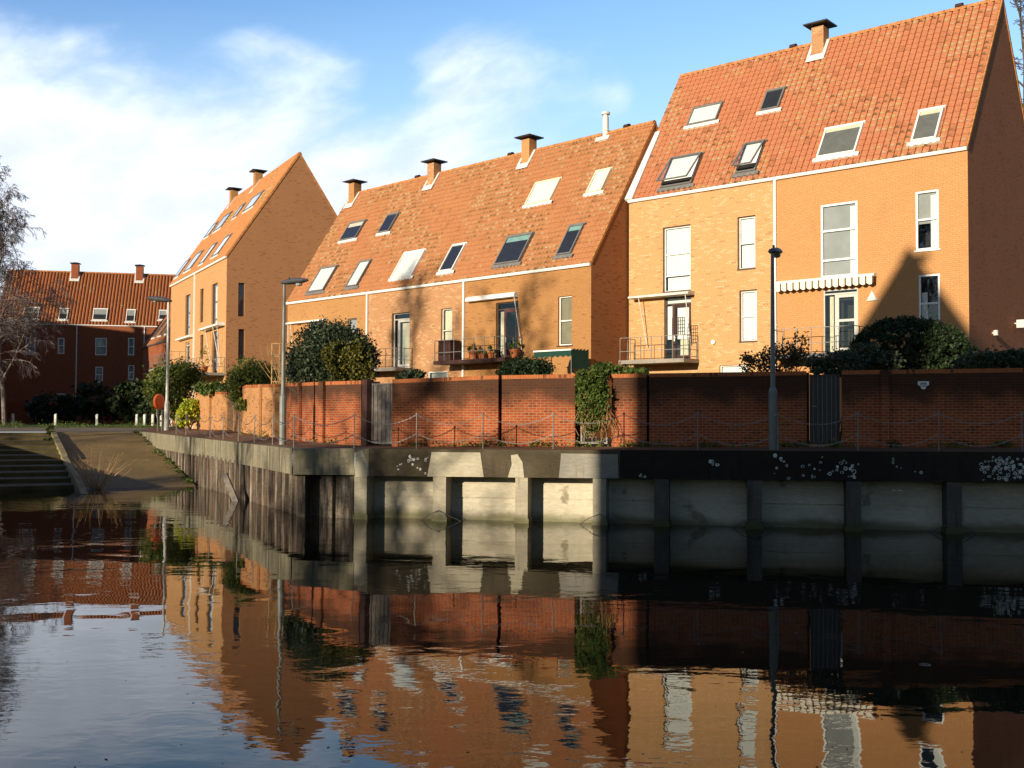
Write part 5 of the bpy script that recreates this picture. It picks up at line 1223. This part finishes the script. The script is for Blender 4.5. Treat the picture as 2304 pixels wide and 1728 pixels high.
root = shrub('ivy_mass', 'thick mass of ivy covering the metal gate and its post', 'ivy', gi, 7500, .062, 'leaf_ivy', 113, stem=0, base=at(1335, 1004, Yi))
mb = MB(); rv = random.Random(8)
for _ in range(70):
    p = Vector(at(rv.uniform(1304, 1364), rv.uniform(880, 930), Yi-.06))-root.location; pts = [p]
    for k in range(4): p = p+Vector((rv.uniform(-.12, .16), rv.uniform(-.03, .03), rv.uniform(-.28, -.08))); p.z = max(p.z, .03); pts.append(p)
    mb.tube(pts, .009, 3, cap=False)
mb.build('stem', M['twig'], root)
o = leaves('hedge', [bl_(1400, 836, 30.4, 42, 10, 10), bl_(1355, 830, 30.5, 25, 12, 10), bl_(1440, 836, 30.4, 20, 8, 8)], 1500, .075, M['leaf_ivy'], None, 115); tag(o, 'low leafy growth along the wall top beside the ivy gate', 'hedge')
sr = shrub('straggly_shrub', 'straggly brownish shrub behind the wall, left of and behind the right lamp post', 'shrub', [bl_(1755, 805, 32, 50, 38, 30), bl_(1700, 820, 32, 35, 24), bl_(1790, 790, 32, 24, 45)], 1900, .065, 'leaf_rust', 117, stem=0, shell=.25, jit=.22)
mb = MB(); stems(mb, (0, 0, 1.2), 60, 1.9, .75, .012, random.Random(12), 4, 3); mb.build('stem', M['bark'], sr)
shrub('clipped_shrub', 'big dense dome shaped dark green bush in front of the orange house', 'shrub', [bl_(2048, 805, 33, 134, 88, 100), bl_(2030, 790, 33, 104, 74, 80), bl_(2105, 815, 32.6, 78, 66)], 42000, .06, 'leaf_dark', 119, shell=.93, jit=.035)
shrub('grey_shrub', 'grey green small leaved shrub draped over the wall above the black gate', 'shrub', [bl_(1880, 818, 29.6, 62, 22, 26), bl_(1860, 833, 29.4, 40, 16, 16), bl_(1945, 800, 30.2, 48, 22, 26), bl_(1990, 815, 30, 40, 22, 20)], 5200, .065, 'leaf_grey', 121, stem=5)
shrub('low_dark_shrub', 'low dark shrub sprawling over the wall top at the right edge', 'shrub', [bl_(2235, 818, 28.6, 75, 24, 22), bl_(2190, 822, 28.7, 50, 16, 18), bl_(2300, 812, 28.5, 50, 26, 20)], 4800, .07, 'leaf_grey', 123, stem=0)
shrub('small_dark_shrub', 'small dark conifer like bush in the corner below the shaded gable', 'shrub', [bl_(2192, 810, 34, 16, 26)], 900, .06, 'leaf_dark', 125, stem=3)
shrub('small_green_shrub', 'small dull green bush below the cream curtained door', 'shrub', [bl_(925, 848, 33.5, 28, 16), bl_(905, 850, 33, 14, 12)], 900, .08, 'leaf_grey', 127, stem=3)
bc = thing('bare_climber', 'pale leafless climbing shrub on the trellis left of the big round shrub', 'climber', at(640, 945, 41)); mb = MB(); stems(mb, (0, 0, .8), 40, 2.4, .45, .016, random.Random(21), 5, 3); mb.build('stem', M['twig'], bc)
mb = MB(); p0 = Vector(at(640, 945, 41)); 
ptr = thing('trellis', 'pale wooden trellis frame behind the left lamp post, left of the big shrub', 'trellis', at(610, 945, 41.5)); mb = MB()
for k in range(5): mb.box(k*.30-.02, k*.30+.02, -.02, .02, 0, 3.0)
for k in range(5): mb.box(-.02, 1.22, .02, .05, 1.0+k*.5-.02, 1.0+k*.5+.02)
mb.build('lattice', M['twig'], ptr)
dh = [('dark evergreen bush against the far terrace wall, left of the white door', 118, 925, 104, 55, 35), ('dark ivy clad bush in front of the far terrace\'s middle house', 215, 905, 103, 60, 40), ('dark bush at the right end of the far terrace, beside the annexe', 300, 900, 100, 45, 42), ('tall dark bush below the low annexe, left of the lifebuoy', 335, 920, 92, 26, 34)]
for k, (lab, px, py, Y, rx, rz) in enumerate(dh):
    shrub('dark_bush', lab, 'bush', [bl_(px, py, Y, rx, rz, rx*.5)], 1500, .30, 'leaf_dark', 140+k, zb=2.05, stem=4, group='dark bushes before the far terrace')
# weeds along the foot of the wall
r_ = np.random.default_rng(9); wb = []
for px in list(range(900, 2300, 60))+[560, 600, 660, 720, 745]:
    p, z = wl(px+float(r_.uniform(-25, 25))); wb.append(((p.x, p.y-.10, p.z+.04), (.25+.35*float(r_.random()), .10, .05+.06*float(r_.random()))))
o = leaves('weeds', wb, 2600, .05, M['leaf_mid'], None, 151, up=1.0); o['kind'] = 'stuff'; tag(o, 'low grass and weeds growing along the foot of the garden walls', 'weeds')
wb = [(tuple((E1+(E0-E1)*t+Vector((-.1, 0, 2.0*(1-t)+.03)))), (.22, .4, .07)) for t in np.linspace(.02, .95, 14)]
o = leaves('weeds', wb, 700, .08, M['leaf_ivy'], None, 152, up=1.0); o['kind'] = 'stuff'; tag(o, 'weeds in the joint between slipway and sheet pile wall', 'weeds')
# blades of grass on the bank
gb = [((float(r_.uniform(-48, -24)), float(r_.uniform(74, 86)), 2.12), (1.5, 1.5, .06)) for _ in range(40)]
o = leaves('grass', gb, 5000, .055, M['leaf_ivy'], None, 153, up=2.0); o['kind'] = 'stuff'; tag(o, 'short grass on the green beyond the slipway', 'grass')

# ---------------------------------------------------------------- trees
def tree(label, loc, H, seed, name='bare_tree', bark='bark', levels=4, first=.30, spread=.9, droop=0.0, kids=(7, 6, 6, 5), r0=.22, minr=.008, lean=(0, 0), sub='twig', ratio=.48, group=None):
    rr = random.Random(seed); root = thing(name, label, 'tree', loc, 0, group); tk = MB(); cr = MB()
    def branch(p, d, L, r, lev):
        n = (7, 4, 4, 3, 2)[lev]; pts = [p]; rs = [r]; q = p; dd = d
        for k in range(n):
            w = .035 if lev == 0 else .22; dd = (dd+Vector((rr.gauss(0, w), rr.gauss(0, w), rr.gauss(0, w*.6)-(droop*(lev-1)*.25 if lev > 1 else 0)+(0.08 if lev == 1 else 0)))).normalized()
            q = q+dd*(L/n); pts.append(q); rs.append(max(minr, r*(1-.82*(k+1)/n)))
        mb_ = tk if lev == 0 else cr
        mb_.tube(pts, rs, (8, 5, 4, 3, 3)[lev], cap=False)
        if lev >= levels: return
        m = kids[lev]; m = m if lev else m*2
        for i in range(m):
            t = (first+(1-first)*(i+rr.random())/m) if lev == 0 else (.2+.8*(i+rr.random())/m); k = min(n-1, int(t*n)); fr = t*n-k
            b = pts[k]+(pts[k+1]-pts[k])*fr; ax = (pts[k+1]-pts[k]).normalized(); side = ax.cross(Vector((rr.gauss(0, 1), rr.gauss(0, 1), rr.gauss(0, 1)))).normalized()
            s = spread*rr.uniform(.6, 1.15); nd = (ax+side*s).normalized()
            l2 = L*ratio*(1.15-.75*t if lev == 0 else 1-.35*t)*rr.uniform(.75, 1.2)
            branch(b, nd, l2, max(minr, rs[k]*.55), lev+1)
    branch(Vector((0, 0, -.1)), Vector((lean[0], lean[1], 1)).normalized(), H, r0, 0)
    tk.build('trunk', M[bark], root); cr.build('crown', M['birch' if bark == 'birch' else 'bark'], root)
    return root
bp_ = at(10, 950, 84)
tree('tall leafless weeping birch at the left edge of the picture', (bp_[0], bp_[1], 2.1), 19.0, 5, bark='birch', levels=4, first=.14, spread=1.1, droop=.55, kids=(22, 10, 10, 8), r0=.18, minr=.0105, ratio=.45)
tp = at(2266, 900, 62)
tree('leafless tree rising behind the shaded gable at the right edge', (tp[0]+1.2, tp[1], 2.0), 27.0, 8, levels=4, first=.4, spread=.7, kids=(11, 8, 7, 6), r0=.30, minr=.016, ratio=.36)
iv = leaves('ivy', [((tp[0]+1.9, tp[1]-.4, 15), (.9, .8, 6))], 3000, .16, M['leaf_mid'], None, 161); tag(iv, 'ivy climbing the tree behind the shaded gable', 'ivy')
for k, (x, y, h, s_, lab) in enumerate(((-29.9, -5, 14.0, 21, 'leafless riverside tree whose trunk shadow falls on the pale quay panels'), (-34.8, 5, 19, 22, 'leafless tree whose branch shadows dapple the low row'), (-43.8, 8, 21.5, 23, 'leafless tree whose shadow falls on the pink brick house'), (-52, 20, 19.5, 24, 'leafless tree shading the foot of the broad gable'), (-38.5, -14, 15, 25, 'leafless tree shading the garden walls'))):
    tree(lab, (x, y, 2.0), h, s_, levels=3, first=.3, spread=.85, kids=(9, 9, 7, 4), r0=.26, minr=.028, ratio=.40, group='bare trees on the near bank')
# houses on the near bank and the left bank (they throw the pointed shadow and the shade over the far terrace)
def plain_house(name, label, P, th, W, D, ze, zr, bm='brick_orange', zb=2.0):
    row = Row(P, th, W, ze, zr, D, zb); ops = []
    for k in range(max(1, int(W/3.4))):
        for z in (3.6, 6.6, 9.6):
            if z+1.7 < ze: ops.append((1.2+k*3.2, 2.3+k*3.2, z, z+1.6))
    root, ox, oz = house(row, 0, W, label, bm, 'tile_r', True, True, ops, seed=51, detail=3, w=.5, gm=bm)
    for q in ops: window(root, q, 'white', ox=ox, oz=oz, y=.03)
    chimney(root, row, W*.5, ox, oz)
    return root
# gable faces along the sun's heading; local +x (gable normal) = (sin36, cos36)
hx = Vector((math.sin(SUN_AZ), math.cos(SUN_AZ), 0)); th_ = math.atan2(-hx.y, hx.x)
G0 = Vector((-15.75, 0, 0)); e_ = Vector((hx.y, -hx.x, 0)); hwid = 2.95
thr = -math.atan2(hx.y, hx.x)              # row.X = hx
yv = Vector((math.sin(thr), math.cos(thr), 0))
cor = G0 - yv*hwid
plain_house('terraced_house', 'tall brick house whose pointed gable shadow falls on the orange house', (cor.x, cor.y), thr, 9.0, 2*hwid, 16.5, 20.95)
e_r = Vector((hx.y, -hx.x, 0)); c2_ = G0 + e_r*(hwid-.05)
# lower neighbour, to the right of it as the sun sees it
n0 = c2_ + e_r*7.5; cor2 = c2_ if (yv.dot(e_r) > 0) else n0
plain_house('terraced_house', 'lower brick house beside the pointed gable, shading the right half of the quay', (cor2.x, cor2.y), thr, 9.0, 7.5, 13.0, 16.2, 'brick_brown')
plain_house('terraced_house', 'brick house on the left bank that shades the far terrace', (-51.5, 86), rad(15), 30, 9, 14.5, 20.6, 'brick_far')
plain_house('terraced_house', 'unseen low brick house added on the left bank to shade the annexe', (-48.0, 88), rad(15), 7, 7, 8.5, 12.5, 'brick_far')  # added beyond the frame to throw shade on the annexe
plain_house('terraced_house', 'brick house at the outer end of the left bank', (-81.0, 94), rad(15), 18, 9, 16, 22.6, 'brick_far')

fr_ = random.Random(31); mb = MB()
for _ in range(70):
    y = 8.5+fr_.random()**2*16; x = fr_.uniform(-.5, .5)*y; a = fr_.uniform(0, PI); w_ = fr_.uniform(.005, .014); l_ = w_*fr_.uniform(1.2, 2.6); c_, s_ = math.cos(a), math.sin(a)
    q = [(-l_, 0), (0, -w_), (l_, 0), (0, w_)]; mb.face([(x+u*c_-v*s_, y+u*s_+v*c_, .004) for u, v in q])
o = mb.build('floating_leaves', M['twig']); o['kind'] = 'stuff'; tag(o, 'scattered dead leaves and specks floating on the dark river', 'floating leaves')

shade_hedge = [((-61+k*1.6, 80.5+k*.45, 5.2), (1.3, 1.1, 3.6)) for k in range(11)]  # out-of-frame hedge, added to put the green and bollards in shade
o = leaves("hedge", shade_hedge, 20000, .16, M['leaf_dark'], None, 171, shell=.6, jit=.1); tag(o, 'unseen evergreen hedge added on the left bank to shade the green and bollards', 'hedge')
